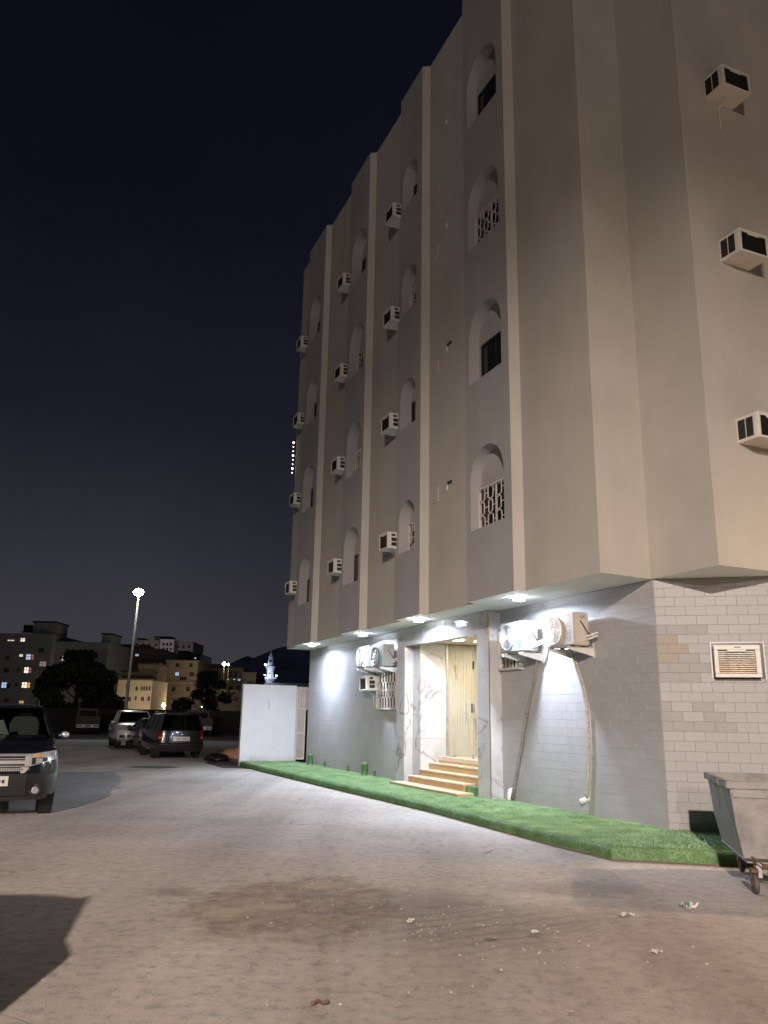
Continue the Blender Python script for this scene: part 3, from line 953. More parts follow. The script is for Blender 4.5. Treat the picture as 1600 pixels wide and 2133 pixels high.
# ------------------------------------------------------------------ window air conditioners
def window_ac(loc, rz, label, lw=0.52, fin=M_ACD, side=1, group='window air conditioners in the upper walls'):
    """local +y outwards, box hanging 0.4 m out of the wall"""
    t = empty('air_conditioner', loc, rz, label, 'air conditioner', group)
    W_, H_, P_ = lw, 0.39, 0.40
    c = MB()
    c.box(-W_ / 2, W_ / 2, -0.05, P_ - 0.03, 0, H_)
    c.build('case', M_ACW, t, bevel=0.006)
    fr = MB()
    fr.box(-W_ / 2, W_ / 2, P_ - 0.03, P_, 0, 0.035).box(-W_ / 2, W_ / 2, P_ - 0.03, P_, H_ - 0.05, H_)
    fr.box(-W_ / 2, -W_ / 2 + 0.045, P_ - 0.03, P_ - 0.001, 0.035, H_ - 0.05).box(W_ / 2 - 0.045, W_ / 2, P_ - 0.03, P_ - 0.001, 0.035, H_ - 0.05)
    fr.box(-W_ * 0.2, W_ * 0.2, P_ - 0.02, P_ - 0.002, H_ - 0.075, H_ - 0.049)
    fr.build('front_frame', M_ACW, t, bevel=0.004)
    co_ = MB().box(-W_ / 2 + 0.045, W_ / 2 - 0.045, P_ - 0.03, P_ - 0.018, 0.035, H_ - 0.05)
    z = 0.05
    while z < H_ - 0.06:
        co_.box(-W_ / 2 + 0.05, W_ / 2 - 0.05, P_ - 0.018, P_ - 0.008, z, z + 0.004)
        z += 0.014
    co_.build('coil', fin, t)
    for sx in (-1, 1):
        x = sx * W_ / 2
        for (y0, y1, z0, z1) in ((0.20, 0.30, 0.29, 0.345), (0.15, 0.30, 0.17, 0.255), (0.15, 0.30, 0.06, 0.145)) if side else ((0.03, 0.155, 0.05, 0.34), (0.18, 0.30, 0.05, 0.34)):
            v = MB().box(x - 0.004, x + 0.004 * sx + 0.002 * sx, y0, y1, z0, z1)
            zz = z0 + 0.012
            while zz < z1 - 0.008:
                v.box(x, x + 0.012 * sx, y0 + 0.004, y1 - 0.004, zz, zz + 0.004)
                zz += 0.016
            v.build('side_louvre', M_ACD, t)
    tilt = random.Random(label)
    t.rotation_euler = (tilt.uniform(-0.03, 0.015), tilt.uniform(-0.02, 0.02), rz + tilt.uniform(-0.02, 0.02))
    if tilt.random() < 0.55:
        hx_ = tilt.uniform(-0.15, 0.15)
        MB().tube([(hx_, 0.2, 0.005), (hx_, 0.15, -0.05), (hx_ + 0.02, 0.04, -0.12), (hx_ + 0.02, 0.02, -tilt.uniform(0.3, 0.7))], 0.008, 6).build('drain_hose', M_ACW, t, smooth=True)
    return t
FLO = ['lowest', 'second-storey', 'third-storey', 'topmost']
COLN = {9.1: None}
for (s, nm) in ((7.40, 'strip nearest the entrance bay'), (11.15, 'middle strip of the facade'), (15.38, 'far end strip of the facade')):
    for k in range(4):
        zt = [5.46, 8.40, 11.25, 14.2][k]
        if s > 15: zt = [5.46, 8.4, 11.2, 14.05][k]
        window_ac(BW(s, dA(s), zt), BROT, '%s boxy window air conditioner on the %s' % (FLO[k], nm), 0.5, M_FIN if k == 0 else M_ACD)
for k, z in enumerate((5.66, 8.66, 11.68)):
    window_ac(BW(-1.35, -0.86, z), BROT + math.pi / 2, '%s of three air conditioners on the warm-lit side wall' % ['lowest', 'middle', 'highest'][k], 0.60, M_ACD, side=0)
# ground-floor units
window_ac(BW(10.72, 0.006, 2.33), BROT, 'window air conditioner with glinting coil below the hung condensers', 0.5, M_FIN, group='ground floor window air conditioners')
cp = BW(CHD.x * 1.12 + CHN.x * -0.0, CHD.y * 1.12)
t = empty('air_conditioner', (0, 0, 0), 0, 'window air conditioner sunk into the block wall above the dumpster', 'air conditioner', 'ground floor window air conditioners')
pos = BC + BU * (CHD.x * 1.115) + BN * (CHD.y * 1.115)
wn = (BU * CHN.x + BN * CHN.y)
t.location = (pos.x, pos.y, 2.30)
t.rotation_euler = (0, 0, math.atan2(wn.y, wn.x) - math.pi / 2)
MB().box(-0.36, 0.36, -0.02, 0.0075, -0.02, 0.5).build('wall_recess', M_DARK, t)
sf = MB().box(-0.37, 0.37, 0.001, 0.016, 0.5, 0.515).box(-0.37, -0.355, 0.001, 0.016, -0.03, 0.5).box(0.355, 0.37, 0.001, 0.016, -0.03, 0.5)
sf.build('recess_trim', M_ACW, t)
MB().box(-0.27, 0.335, -0.03, 0.13, 0.0, 0.455).build('case', M_ACW, t, bevel=0.006)
ff = MB().box(-0.29, 0.34, 0.131, 0.165, -0.005, 0.05).box(-0.29, 0.34, 0.131, 0.165, 0.39, 0.46).box(-0.29, -0.22, 0.131, 0.164, 0.05, 0.39).box(0.28, 0.34, 0.131, 0.164, 0.05, 0.39).box(-0.1, 0.16, 0.131, 0.168, 0.36, 0.392)
ff.build('front_frame', M_ACW, t, bevel=0.006)
MB().box(-0.03, 0.06, 0.1655, 0.167, 0.42, 0.432).build('maker_plate', M_ACD, t)
MB().box(-0.22, 0.28, 0.1305, 0.1365, 0.05, 0.39).build('coil_backing', M_ACD, t)
cf = MB()
z = 0.06
while z < 0.38:
    cf.box(-0.218, 0.278, 0.137, 0.152, z, z + 0.011)
    z += 0.027
cf.build('coil', pm('coil_louvre', (0.34, 0.28, 0.19), 0.4, metal=0.4, var=0.3, vs=9), t)

# ------------------------------------------------------------------ split condensers on brackets
M_CABLE = pm('black_cable', (0.01, 0.01, 0.01), 0.5, var=0.2)
M_LABEL = pm('green_rating_label', (0.10, 0.34, 0.3), 0.5, var=0.5, vs=26)
M_PLATE = pm('grey_label', (0.30, 0.29, 0.28), 0.5, var=0.3, vs=30)
M_WRAP = pm('white_pipe_tape', (0.58, 0.56, 0.52), 0.7, var=0.2, vs=14, bump=0.6, bs=30)
def condenser(s, d0, z, label, mat, wd=0.82, style='rings', pipes=True):
    """local x along the wall (towards the far end), y outwards"""
    t = empty('condenser', BW(s, d0, z), BROT, label, 'condenser', 'split air conditioner condensers')
    H_, P_ = 0.55, 0.31
    hw = wd / 2
    MB().box(-hw, hw, 0, P_, 0, H_).build('case', mat, t, bevel=0.018, seg=2)
    fx = 0.14
    yf = P_
    MB().cyl((fx, yf - 0.02, H_ / 2), (fx, yf + 0.003, H_ / 2), 0.235, n=36).build('fan_opening', pm('fan_shadow', (0.07, 0.068, 0.065), 0.5, var=0.2), t)
    g = MB()
    if style == 'rings':
        for k, r in enumerate((0.232, 0.205, 0.178, 0.151, 0.124, 0.097, 0.07)):
            g.torus((fx, yf + 0.016, H_ / 2), r, 0.0085 if k else 0.015, 'y', 36, 6)
        for a in range(8):
            th = math.pi * 2 * a / 8 + 0.2
            g.bar((fx + 0.04 * math.cos(th), yf + 0.012, H_ / 2 + 0.04 * math.sin(th)), (fx + 0.232 * math.cos(th), yf + 0.012, H_ / 2 + 0.232 * math.sin(th)), 0.008, 0.006, (0, 1, 0))
    else:
        for k, r in enumerate((0.232, 0.15, 0.06)):
            g.torus((fx, yf + 0.016, H_ / 2), r, 0.008 if k else 0.014, 'y', 36, 6)
        for a in range(24):
            th = math.pi * 2 * a / 24
            g.bar((fx + 0.04 * math.cos(th), yf + 0.014, H_ / 2 + 0.04 * math.sin(th)), (fx + 0.232 * math.cos(th), yf + 0.014, H_ / 2 + 0.232 * math.sin(th)), 0.008, 0.006, (0, 1, 0))
    g.build('fan_guard', mat, t, smooth=True)
    MB().cyl((fx, yf + 0.008, H_ / 2), (fx, yf + 0.024, H_ / 2), 0.045, n=20).build('fan_hub', mat, t, bevel=0.004)
    # front strip with slots and stickers
    v = MB()
    for k in range(3):
        v.box(-hw + 0.10, -hw + 0.2, yf - 0.004, yf + 0.0015, 0.30 + k * 0.03, 0.312 + k * 0.03)
    v.build('vent_slot', M_PLATE, t)
    MB().box(-hw + 0.095, -hw + 0.2, yf - 0.003, yf + 0.002, 0.07, 0.26).build('rating_label', M_LABEL if mat is M_CW else M_PLATE, t)
    MB().box(-hw + 0.11, -hw + 0.19, yf - 0.003, yf + 0.002, 0.485, 0.505).build('maker_plate', M_PLATE, t)
    # side cover towards the corner (local -x)
    x = -hw
    MB().box(x - 0.012, x, 0.03, 0.16, 0.06, 0.42).build('valve_cover', mat, t, bevel=0.006)
    MB().box(x - 0.004, x, 0.07, 0.18, 0.44, 0.5).build('side_label', M_PLATE, t)
    MB().tube([(x - 0.01, 0.18, 0.4), (x - 0.03, 0.12, 0.3), (x - 0.035, 0.05, 0.2), (x - 0.02, -0.06, 0.14)], 0.009, 6).build('cable', M_CABLE, t, smooth=True)
    for zz in (0.1, 0.15):
        MB().tube([(x + 0.01, 0.08, zz), (x - 0.05, 0.06, zz), (x - 0.09, 0.0, zz + 0.03), (x - 0.10, -0.09, zz + 0.06)], 0.017, 8).build('pipe', M_WRAP, t, smooth=True)
    # bracket arms
    for bx in (-hw + 0.12, hw - 0.12):
        b = MB()
        b.prism([(-d0, -0.17), (-d0, -0.022), (P_ + 0.04, -0.022), (P_ + 0.04, -0.06)], lambda u, v_, h: (bx + h, u, v_), -0.003, 0.003)
        b.box(bx - 0.02, bx + 0.02, -d0, P_ + 0.04, -0.028, -0.02)
        b.box(bx - 0.022, bx + 0.022, -d0 + 0.001, -d0 + 0.008, -0.19, 0.2)
        b.build('bracket', M_WHITE if mat is M_CW else M_ACW, t)
        MB().box(bx - 0.03, bx + 0.03, 0.02, 0.07, -0.02, 0.0).box(bx - 0.03, bx + 0.03, P_ - 0.07, P_ - 0.02, -0.02, 0).build('foot', M_RUBBER if mat is not M_CW else M_WHITE, t)
    return t
M_CW = pm('condenser_white', (0.34, 0.34, 0.33), 0.4, var=0.05, vs=4)
M_CT = pm('condenser_aged', (0.50, 0.44, 0.37), 0.42, var=0.09, vs=4)
condenser(3.28, 0.17, 2.86, 'white condenser on bracket beside the marble pier', M_CW)
condenser(1.80, 0.17, 2.86, 'beige condenser on bracket nearest the building corner', M_CT)
condenser(10.62, 0.17, 2.92, 'farther of two white condensers hung beyond the entrance', M_CW, 0.78)
condenser(9.62, 0.17, 2.90, 'white condenser with spoked fan guard left of the marble portal', M_CW, 0.80, 'spokes')
# lagged pipes running down the wall
def wpath(p):
    return [BW(*q) for q in p]
def drain(label, path, r, mat, elbow, emat):
    t = empty('drain_pipe', path[-1], 0, label, 'pipe', 'lagged pipes on the facade')
    loc = Vector(path[-1])
    pts_ = []
    for k in range(len(path) - 1):
        a, b = Vector(path[k]), Vector(path[k + 1])
        for j in range(6):
            q = a.lerp(b, j / 6)
            pts_.append(q - loc + Vector((random.uniform(-.006, .006), random.uniform(-.006, .006), 0)))
    pts_.append(Vector((0, 0, 0)))
    MB().tube(pts_, [r * random.uniform(0.88, 1.12) for _ in pts_], 10).build('lagging', mat, t, smooth='all')
    e = MB()
    q = [Vector(p) - loc for p in elbow]
    e.tube(q, [r * 1.7 * (1.08 if k % 2 else 0.95) for k in range(len(q))], 12)
    e.build('elbow', emat, t, smooth=True)
M_LAG = pm('grey_lagging', (0.22, 0.2, 0.18), 0.8, var=0.4, vs=30, bump=1.0, bs=45)
M_LAG2 = pm('beige_lagging', (0.45, 0.39, 0.31), 0.8, var=0.25, vs=20, bump=1.0, bs=45)
M_PVC = pm('white_pvc', (0.62, 0.6, 0.57), 0.45, var=0.1, vs=20)
drain('dark grey lagged pipe slanting down to the turf by the marble pier', wpath([(3.02, 0.09, 2.85), (3.2, 0.05, 2.4), (3.47, 0.05, 1.82), (3.78, 0.05, 0.95), (4.03, 0.07, 0.20)]), 0.03, M_LAG,
      wpath([(4.10, 0.08, 0.18), (4.10, 0.08, 0.24), (4.11, 0.07, 0.3), (4.12, 0.05, 0.34), (4.13, 0.0, 0.36)]), M_PVC)
drain('pale lagged pipe curving down the wall to a white elbow near the corner', wpath([(2.02, 0.12, 2.85), (1.94, 0.05, 2.6), (1.78, 0.05, 2.25), (1.69, 0.05, 1.9), (1.68, 0.05, 1.35), (1.72, 0.05, 0.95), (1.80, 0.05, 0.42)]), 0.026, M_LAG2,
      wpath([(1.88, 0.12, 0.36), (1.86, 0.10, 0.37), (1.84, 0.08, 0.38), (1.82, 0.05, 0.40), (1.81, 0.02, 0.41), (1.80, 0.0, 0.42)]), M_PVC)

# hanging string of bulbs at the far edge
t = empty('light_string', BW(16.62, 0.86, 11.1), 0, 'string of tiny bright bulbs hanging at the far top edge', 'string lights')
MB().tube([(0, 0, 0), (0.02, 0, -0.6), (0, 0, -1.3)], 0.006, 5).build('wire', M_CABLE, t)
for k in range(8):
    MB().ball((0.01, -0.01, -0.08 - k * 0.16), 0.018 if k % 3 else 0.034, 5).build('bulb', em('string_bulb', (1.0, 0.86, 0.62), 5), t)

# ------------------------------------------------------------------ turf-covered raised strip
M_TURF = pm('artificial_turf', (0.10, 0.21, 0.07), 0.8, var=0.35, vs=5, bump=0.8, bs=120)
M_BLADE = pm('turf_blades', (0.24, 0.42, 0.18), 0.38, var=0.35, vs=3.0, col2=(0.42, 0.6, 0.34))
M_KERB = pm('kerb_edge', (0.28, 0.2, 0.14), 0.9, var=0.25, vs=5)
edge = [(17.95, 1.80), (14.7, 1.84), (9.2, 1.80), (4.2, 1.72), (2.26, 1.80), (0.46, 1.88), (-1.03, 1.86), (-1.75, 0.89), (-4.3, -2.3)]
inner = [(-2.9, -3.6), (0.0, 0.0), (17.95, 0.0)]
def inset(pl, e):
    o_ = []
    for i, p in enumerate(pl):
        a = Vector(pl[max(0, i - 1)]); b = Vector(pl[min(len(pl) - 1, i + 1)])
        d = (b - a).normalized()
        nrm = Vector((d.y, -d.x))
        c = Vector(p) + nrm * e
        o_.append((c.x, c.y))
    return o_
probe = inset(edge, 0.1)
sgn = 1 if probe[2][1] < edge[2][1] else -1
prof = [(0.0, 0.004), (0.0, 0.105), (0.012, 0.135), (0.035, 0.152), (0.075, 0.16)]
rings = [[(p[0], p[1], z) for p in inset(edge, sgn * e)] for e, z in prof]
tb = MB()
for a, b in zip(rings, rings[1:]):
    for i in range(len(edge) - 1):
        tb.poly([a[i], a[i + 1], b[i + 1], b[i]])
tp = rings[-1] + [(x, y_, 0.16) for x, y_ in inner]
tb.poly(tp)
turf = tb.build('artificial_turf', M_TURF)
turf.location = BC
turf.rotation_euler = (0, 0, BROT)
tag(turf, 'bright green artificial turf covering the raised strip along the facade', 'turf', kind='stuff')
# blades
def turf_blades(nb):
    V, Fc = [], []
    s = np.where(rng.random(nb) < 0.62, rng.uniform(-3.2, 5.5, nb), rng.uniform(5.5, 17.9, nb))
    d = rng.uniform(0.0, 1.9, nb)
    ed = np.interp(s, [p[0] for p in edge[:7]][::-1], [p[1] for p in edge[:7]][::-1])
    ok = np.ones(nb, bool)
    m_ = s >= -1.03
    ok &= ~(m_ & (d > ed))
    # beyond the bevelled corner
    q = ~m_
    dd = rng.uniform(-2.0, 1.9, nb)
    d = np.where(q, dd, d)
    lim = np.interp(s, [-4.3, -1.75, -1.03], [-2.3, 0.89, 1.86])
    wall = np.interp(s, [-2.9, 0.0], [-3.6, 0.0])
    ok &= ~(q & ((d > lim) | (d < wall)))
    q2 = (s < 0) & m_
    d = np.where(q2, rng.uniform(-1.2, 1.86, nb), d)
    ok &= ~(q2 & ((d < wall)))
    s, d, ed, lim = s[ok], d[ok], ed[ok], lim[ok]
    e = np.where(s >= -1.03, ed - d, (lim - d) * 0.62)
    z = np.where(e < 0.075, 0.16 - 0.055 * (1 - np.clip(e / 0.075, 0, 1)) ** 2, 0.16)
    return s, d, z
def side_blades(nb):
    segs = [(np.array(edge[i]), np.array(edge[i + 1])) for i in range(len(edge) - 1)]
    ln = np.array([np.linalg.norm(b - a) for a, b in segs])
    wt = ln * np.array([0.4, 0.5, 0.8, 1.3, 1.6, 2.0, 2.4, 1.0])
    k = rng.choice(len(segs), nb, p=wt / wt.sum())
    f = rng.random(nb)
    A = np.array([a for a, b in segs])[k]
    B = np.array([b for a, b in segs])[k]
    p = A + (B - A) * f[:, None]
    t_ = (B - A) / np.linalg.norm(B - A, axis=1)[:, None]
    nr = -sgn * np.stack([t_[:, 1], -t_[:, 0]], 1)
    z = rng.uniform(0.01, 0.15, nb)
    return p, nr, z
s, d, z = turf_blades(150000)
n1 = len(s)
base = np.stack([s, d, z], 1)
ang = rng.uniform(0, 2 * np.pi, n1)
hgt = rng.uniform(0.012, 0.028, n1)
lean = rng.normal(0, 0.010, (n1, 2))
tip = base + np.concatenate([lean, hgt[:, None]], 1)
wv = np.stack([np.cos(ang), np.sin(ang), np.zeros(n1)], 1) * rng.uniform(0.002, 0.0042, n1)[:, None]
p, nr, zz = side_blades(45000)
n2 = len(p)
b2 = np.concatenate([p, zz[:, None]], 1)
t2 = b2 + np.concatenate([nr * rng.uniform(0.008, 0.024, n2)[:, None], rng.uniform(-0.014, 0.012, n2)[:, None]], 1) + rng.normal(0, 0.004, (n2, 3))
tang = np.stack([-nr[:, 1], nr[:, 0], np.zeros(n2)], 1) * 0.0032
# turf-wrapped stubs get blades of their own further down
AllB = np.concatenate([base - wv, b2 - tang]); AllC = np.concatenate([base + wv, b2 + tang]); AllT = np.concatenate([tip, t2])
nn_ = len(AllB)
vv = np.empty((nn_ * 3, 3)); vv[0::3] = AllB; vv[1::3] = AllC; vv[2::3] = AllT
def tri_mesh(name, vv, mat, parent=None):
    n_ = len(vv) // 3
    me = bpy.data.meshes.new(name)
    me.vertices.add(n_ * 3)
    me.vertices.foreach_set('co', vv.astype(np.float32).ravel())
    me.loops.add(n_ * 3)
    me.loops.foreach_set('vertex_index', np.arange(n_ * 3, dtype=np.int32))
    me.polygons.add(n_)
    me.polygons.foreach_set('loop_start', np.arange(0, n_ * 3, 3, dtype=np.int32))
    me.update(calc_edges=True)
    me.materials.append(mat)
    o = bpy.data.objects.new(name, me)
    COL.objects.link(o)
    if parent: o.parent = parent
    return o
gb = tri_mesh('turf_blades', vv, M_BLADE, turf)
tag(gb, kind='stuff')
kb = MB()
for i in range(4, len(edge) - 1):
    a, b = inset(edge, -sgn * 0.03)[i], inset(edge, -sgn * 0.03)[i + 1]
    c, e_ = edge[i], edge[i + 1]
    kb.poly([(a[0], a[1], 0.006), (b[0], b[1], 0.006), (e_[0], e_[1], 0.016), (c[0], c[1], 0.016)])
kb.build('turf_base_edge', M_KERB, turf)

# stubs wrapped in turf along the wall, and the turf box beside the steps
def stub(s, d, r, h_, label):
    t = empty('turf_post', BW(s, d, PLAT), 0, label, 'post', 'turf wrapped stubs along the wall')
    MB().lathe([(r, -0.01), (r, h_ - 0.02), (r * 0.9, h_), (0.0001, h_ + 0.005)], n=18).build('core', M_TURF, t, smooth=True)
    nb = 2600 if r > 0.05 else 600
    th = rng.uniform(0, 2 * np.pi, nb); zz = rng.uniform(0, h_, nb)
    nr = np.stack([np.cos(th), np.sin(th), np.zeros(nb)], 1)
    top = rng.random(nb) < 0.2
    rad = np.where(top, r * np.sqrt(rng.random(nb)), r)
    b_ = nr * rad[:, None] + np.stack([np.zeros(nb), np.zeros(nb), np.where(top, h_, zz)], 1)
    out_ = np.where(top[:, None], np.array([[0, 0, 0.02]]), nr * 0.016) + rng.normal(0, 0.006, (nb, 3))
    tg = np.stack([-nr[:, 1], nr[:, 0], np.zeros(nb)], 1) * 0.003
    v = np.empty((nb * 3, 3)); v[0::3] = b_ - tg; v[1::3] = b_ + tg; v[2::3] = b_ + out_
    tag(tri_mesh('blades', v, M_BLADE, t), kind='stuff')
stub(15.6, 0.14, 0.085, 0.31, 'thick stub wrapped in green turf at the far building corner')
stub(14.3, 0.12, 0.032, 0.17, 'thin green stub second from the far building corner')
stub(12.35, 0.13, 0.032, 0.17, 'thin green stub midway along the lit wall')
stub(10.98, 0.2, 0.085, 0.30, 'thick stub wrapped in green turf under the hung condensers')
stub(10.5, 0.12, 0.032, 0.15, 'thin green stub nearest the marble portal')
t = empty('turf_box', BW(5.17, 0.18, PLAT), BROT, 'low turf-covered box filling the gap beside the entrance steps', 'box')
MB().box(-0.225, 0.225, -0.12, 0.13, 0, 0.175).build('block', M_TURF, t, bevel=0.02, seg=2)

# ------------------------------------------------------------------ white boundary wall and gate at the far end
t = empty('boundary_wall', BW(17.9, 0.9, 0), BROT, 'plain white boundary wall standing across the end of the turf', 'wall')
MB().box(0.0, 0.18, -0.97, 0.92, 0.0, 2.64).build('wall_body', M_WWALL, t, bevel=0.006)
MB().box(-0.006, 0.186, -0.972, 0.925, 2.64, 2.655).build('coping', M_WHITE, t)
cs = MB()
cs.tube([(-0.004, 0.02, 2.12), (-0.004, 0.0, 1.98), (-0.004, 0.0, 1.86)], 0.006, 5)
cs.build('cable_stain', M_CABLE, t)
t = empty('metal_gate', BW(17.95, -0.09, 0), BROT, 'cream lattice metal gate between white wall and building', 'gate')
gm = MB()
gm.box(0.0, 0.04, -0.05, 0.0, 0.16, 2.62).box(0.0, 0.04, -0.9, 0.0, 2.57, 2.62).box(0, 0.04, -0.9, 0, 1.86, 1.91)
gm.build('gate_frame', M_GRILLE, t)
MB().box(0.03, 0.034, -0.89, -0.05, 1.91, 2.57).build('gate_panel', pm('gate_sheet', (0.42, 0.38, 0.34), 0.5, var=0.1), t)
for k in range(5):
    y = -0.12 - k * 0.16
    b = MB().prism([(-0.012, 1.91), (-0.012, 2.1), (-0.045, 2.2), (-0.012, 2.36), (-0.012, 2.57), (0.012, 2.57), (0.012, 2.36), (0.045, 2.2), (0.012, 2.1), (0.012, 1.91)], lambda u, v_, h: (h, y + u, v_), -0.006, 0.022)
    b.build('gate_bar', M_GRILLE, t)
lf = MB().box(0.0, 0.04, -0.31, -0.05, 0.2, 0.26).box(0, 0.04, -0.31, -0.05, 1.05, 1.1).box(0, 0.04, -0.35, -0.31, 0.2, 1.86)
lf.build('gate_leaf', M_GRILLE, t)
MB().box(0.02, 0.024, -0.31, -0.05, 0.26, 1.86).build('leaf_panel', pm('gate_sheet', (0.42, 0.38, 0.34), 0.5, var=0.1), t)
MB().box(1.4, 1.5, -2.5, 0.0, 0.0, 2.4).build('alley_screen', pm('alley_screen', (0.05, 0.055, 0.05), 0.8), t)
#SPLIT
# ------------------------------------------------------------------ dumpster
def dumpster_mat(name, c1, c2):
    mt = pm(name, c1, 0.6, metal=0.1, var=0.18, vs=3.5, bump=0.25, bs=18, col2=c2)
    n = mt.node_tree
    b = n.nodes['Principled BSDF']
    src = b.inputs['Base Color'].links[0].from_socket
    t = n.nodes.new('ShaderNodeTexCoord')
    no = n.nodes.new('ShaderNodeTexNoise')
    no.inputs['Scale'].default_value = 11
    no.inputs['Detail'].default_value = 8
    no.inputs['Roughness'].default_value = 0.75
    n.links.new(t.outputs['Object'], no.inputs['Vector'])
    r = n.nodes.new('ShaderNodeValToRGB')
    r.color_ramp.elements[0].position = 0.63
    r.color_ramp.elements[1].position = 0.68
    n.links.new(no.outputs[0], r.inputs[0])
    mx = n.nodes.new('ShaderNodeMix'); mx.data_type = 'RGBA'
    mx.inputs[7].default_value = (0.46, 0.42, 0.36, 1)
    n.links.new(r.outputs[0], mx.inputs[0]); n.links.new(src, mx.inputs[6])
    n.links.new(mx.outputs[2], b.inputs['Base Color'])
    return mt
M_BIN = dumpster_mat('worn_grey_bin', (0.21, 0.2, 0.188), (0.30, 0.288, 0.268))
M_RUST = pm('rusty_steel', (0.13, 0.075, 0.045), 0.8, metal=0.2, var=0.4, vs=14, bump=0.4, bs=40)
M_BINW = pm('bin_wheel', (0.085, 0.07, 0.062), 0.7, var=0.3, vs=12)
e1 = Vector((0.973, -0.232, 0)); e2 = Vector((0.232, 0.973, 0))
DN = Vector((3.60, 8.82, 0))
t = empty('dumpster', DN + e1 * 0.65 + e2 * 0.8, math.atan2(e1.y, e1.x), 'battered grey steel dumpster on small wheels beside the block wall', 'dumpster')
W_, D_, HT = 0.66, 0.80, 1.07      # half width, half depth, height
zb_ = 0.27
tb_ = MB()
th = 0.012
def ring(z, ix, iy0, iy1):
    return [(-W_ + ix, -D_ + iy0, z), (W_ - ix, -D_ + iy0, z), (W_ - ix, D_ - iy1, z), (-W_ + ix, D_ - iy1, z)]
lv = [ring(HT - 0.03, 0.035, 0.035, 0.035), ring(0.62, 0.075, 0.06, 0.07), ring(zb_ + 0.05, 0.13, 0.09, 0.14), ring(zb_, 0.17, 0.2, 0.24)]
for a, b in zip(lv, lv[1:]):
    for i in range(4):
        j = (i + 1) % 4
        tb_.poly([a[i], a[j], b[j], b[i]])
tb_.poly(lv[-1])
tub = tb_.build('tub', M_BIN, t)
sm = tub.modifiers.new('thickness', 'SOLIDIFY'); sm.thickness = 0.012; sm.offset = -1
# rim
rm = MB()
for (x0, x1, y0, y1) in ((-W_, W_, -D_, -D_ + 0.05), (-W_, W_, D_ - 0.05, D_), (-W_, -W_ + 0.05, -D_ + 0.05, D_ - 0.05), (W_ - 0.05, W_, -D_ + 0.05, D_ - 0.05)):
    rm.box(x0, x1, y0, y1, HT - 0.075, HT)
rm.build('rim', M_BIN, t, bevel=0.004)
MB().box(-W_ - 0.004, -W_ + 0.002, -0.32, -0.27, HT - 0.076, HT - 0.002).build('rim_seam', M_STEEL, t)
# front band and pocket
MB().box(-W_ + 0.06, 0.35, -D_ + 0.022, -D_ + 0.05, HT - 0.16, HT - 0.078).build('front_band', M_BIN, t)
MB().box(0.02, 0.4, -D_ + 0.016, -D_ + 0.06, HT - 0.36, HT - 0.165).build('lifting_pocket', M_BIN, t, bevel=0.006)
# underframe and wheels
for y0 in (-D_ + 0.22, D_ - 0.34):
    MB().box(-W_ + 0.24, W_ - 0.24, y0, y0 + 0.05, 0.2, zb_).build('cross_member', M_RUST, t)
for x in (-W_ + 0.26, W_ - 0.3):
    for y0 in (-D_ + 0.2, D_ - 0.32):
        MB().box(x, x + 0.05, y0, y0 + 0.06, 0.12, 0.34).build('leg', M_STEEL, t)
MB().tube([(-W_ + 0.2, -D_ + 0.08, 0.34), (-W_ + 0.34, -D_ + 0.06, 0.24), (0.0, -D_ + 0.05, 0.17), (W_ - 0.2, -D_ + 0.06, 0.2)], 0.01, 6).build('bottom_bar', M_RUST, t, smooth=True)
for (x, y) in ((-W_ + 0.2, -D_ + 0.0), (W_ - 0.3, -D_ + 0.02), (-W_ + 0.3, D_ - 0.3), (W_ - 0.3, D_ - 0.3)):
    wh = MB().lathe([(0.03, -0.024), (0.085, -0.026), (0.097, -0.016), (0.097, 0.016), (0.085, 0.026), (0.03, 0.024)], (x, y, 0.099), 'x', 22).build('wheel', M_BINW, t, smooth=True)
    MB().lathe([(0.0001, -0.03), (0.028, -0.029), (0.05, -0.0255), (0.05, 0.0255), (0.028, 0.029), (0.0001, 0.03)], (x, y, 0.099), 'x', 14).build('hub', M_RUST, wh)
    MB().box(x - 0.034, x - 0.028, y - 0.025, y + 0.05, 0.085, 0.225).box(x + 0.028, x + 0.034, y - 0.025, y + 0.05, 0.085, 0.225).box(x - 0.034, x + 0.034, y - 0.04, y + 0.07, 0.205, 0.235).build('caster_fork', M_RUST, wh)

# ------------------------------------------------------------------ vehicles
M_TYRE = pm('tyre', (0.014, 0.0135, 0.013), 0.8, var=0.3, vs=9, bump=0.3, bs=60)
M_RIM = pm('alloy_rim', (0.33, 0.33, 0.34), 0.35, metal=0.8, var=0.1)
M_CHROME = pm('chrome', (0.66, 0.65, 0.63), 0.22, metal=0.45, var=0.05)
M_TRIM = pm('black_plastic', (0.016, 0.016, 0.016), 0.5, var=0.2, vs=12)
M_TINT = glassmat('tinted_glass', (0.06, 0.065, 0.07))
M_SHIELD = glassmat('windscreen_glass', (0.42, 0.46, 0.44))
M_LENS = pm('clear_lamp_lens', (0.42, 0.43, 0.44), 0.08, metal=0.3, var=0.25, vs=20)
M_AMBER = pm('amber_lens', (0.75, 0.3, 0.04), 0.15, var=0.2, vs=25)
M_REDL = pm('red_lamp_lens', (0.15, 0.008, 0.014), 0.12, var=0.25, vs=14)
M_NPLATE = pm('number_plate', (0.62, 0.6, 0.56), 0.4, var=0.06)
M_SEAT = pm('grey_leather_seat', (0.1, 0.105, 0.092), 0.55, var=0.15, vs=5)
M_CABIN = pm('cabin_trim', (0.02, 0.02, 0.02), 0.8, var=0.3)
def paint(name, col, rough=0.22):
    return pm(name, col, rough, metal=0.2, var=0.08, vs=1.5, coat=1.0)
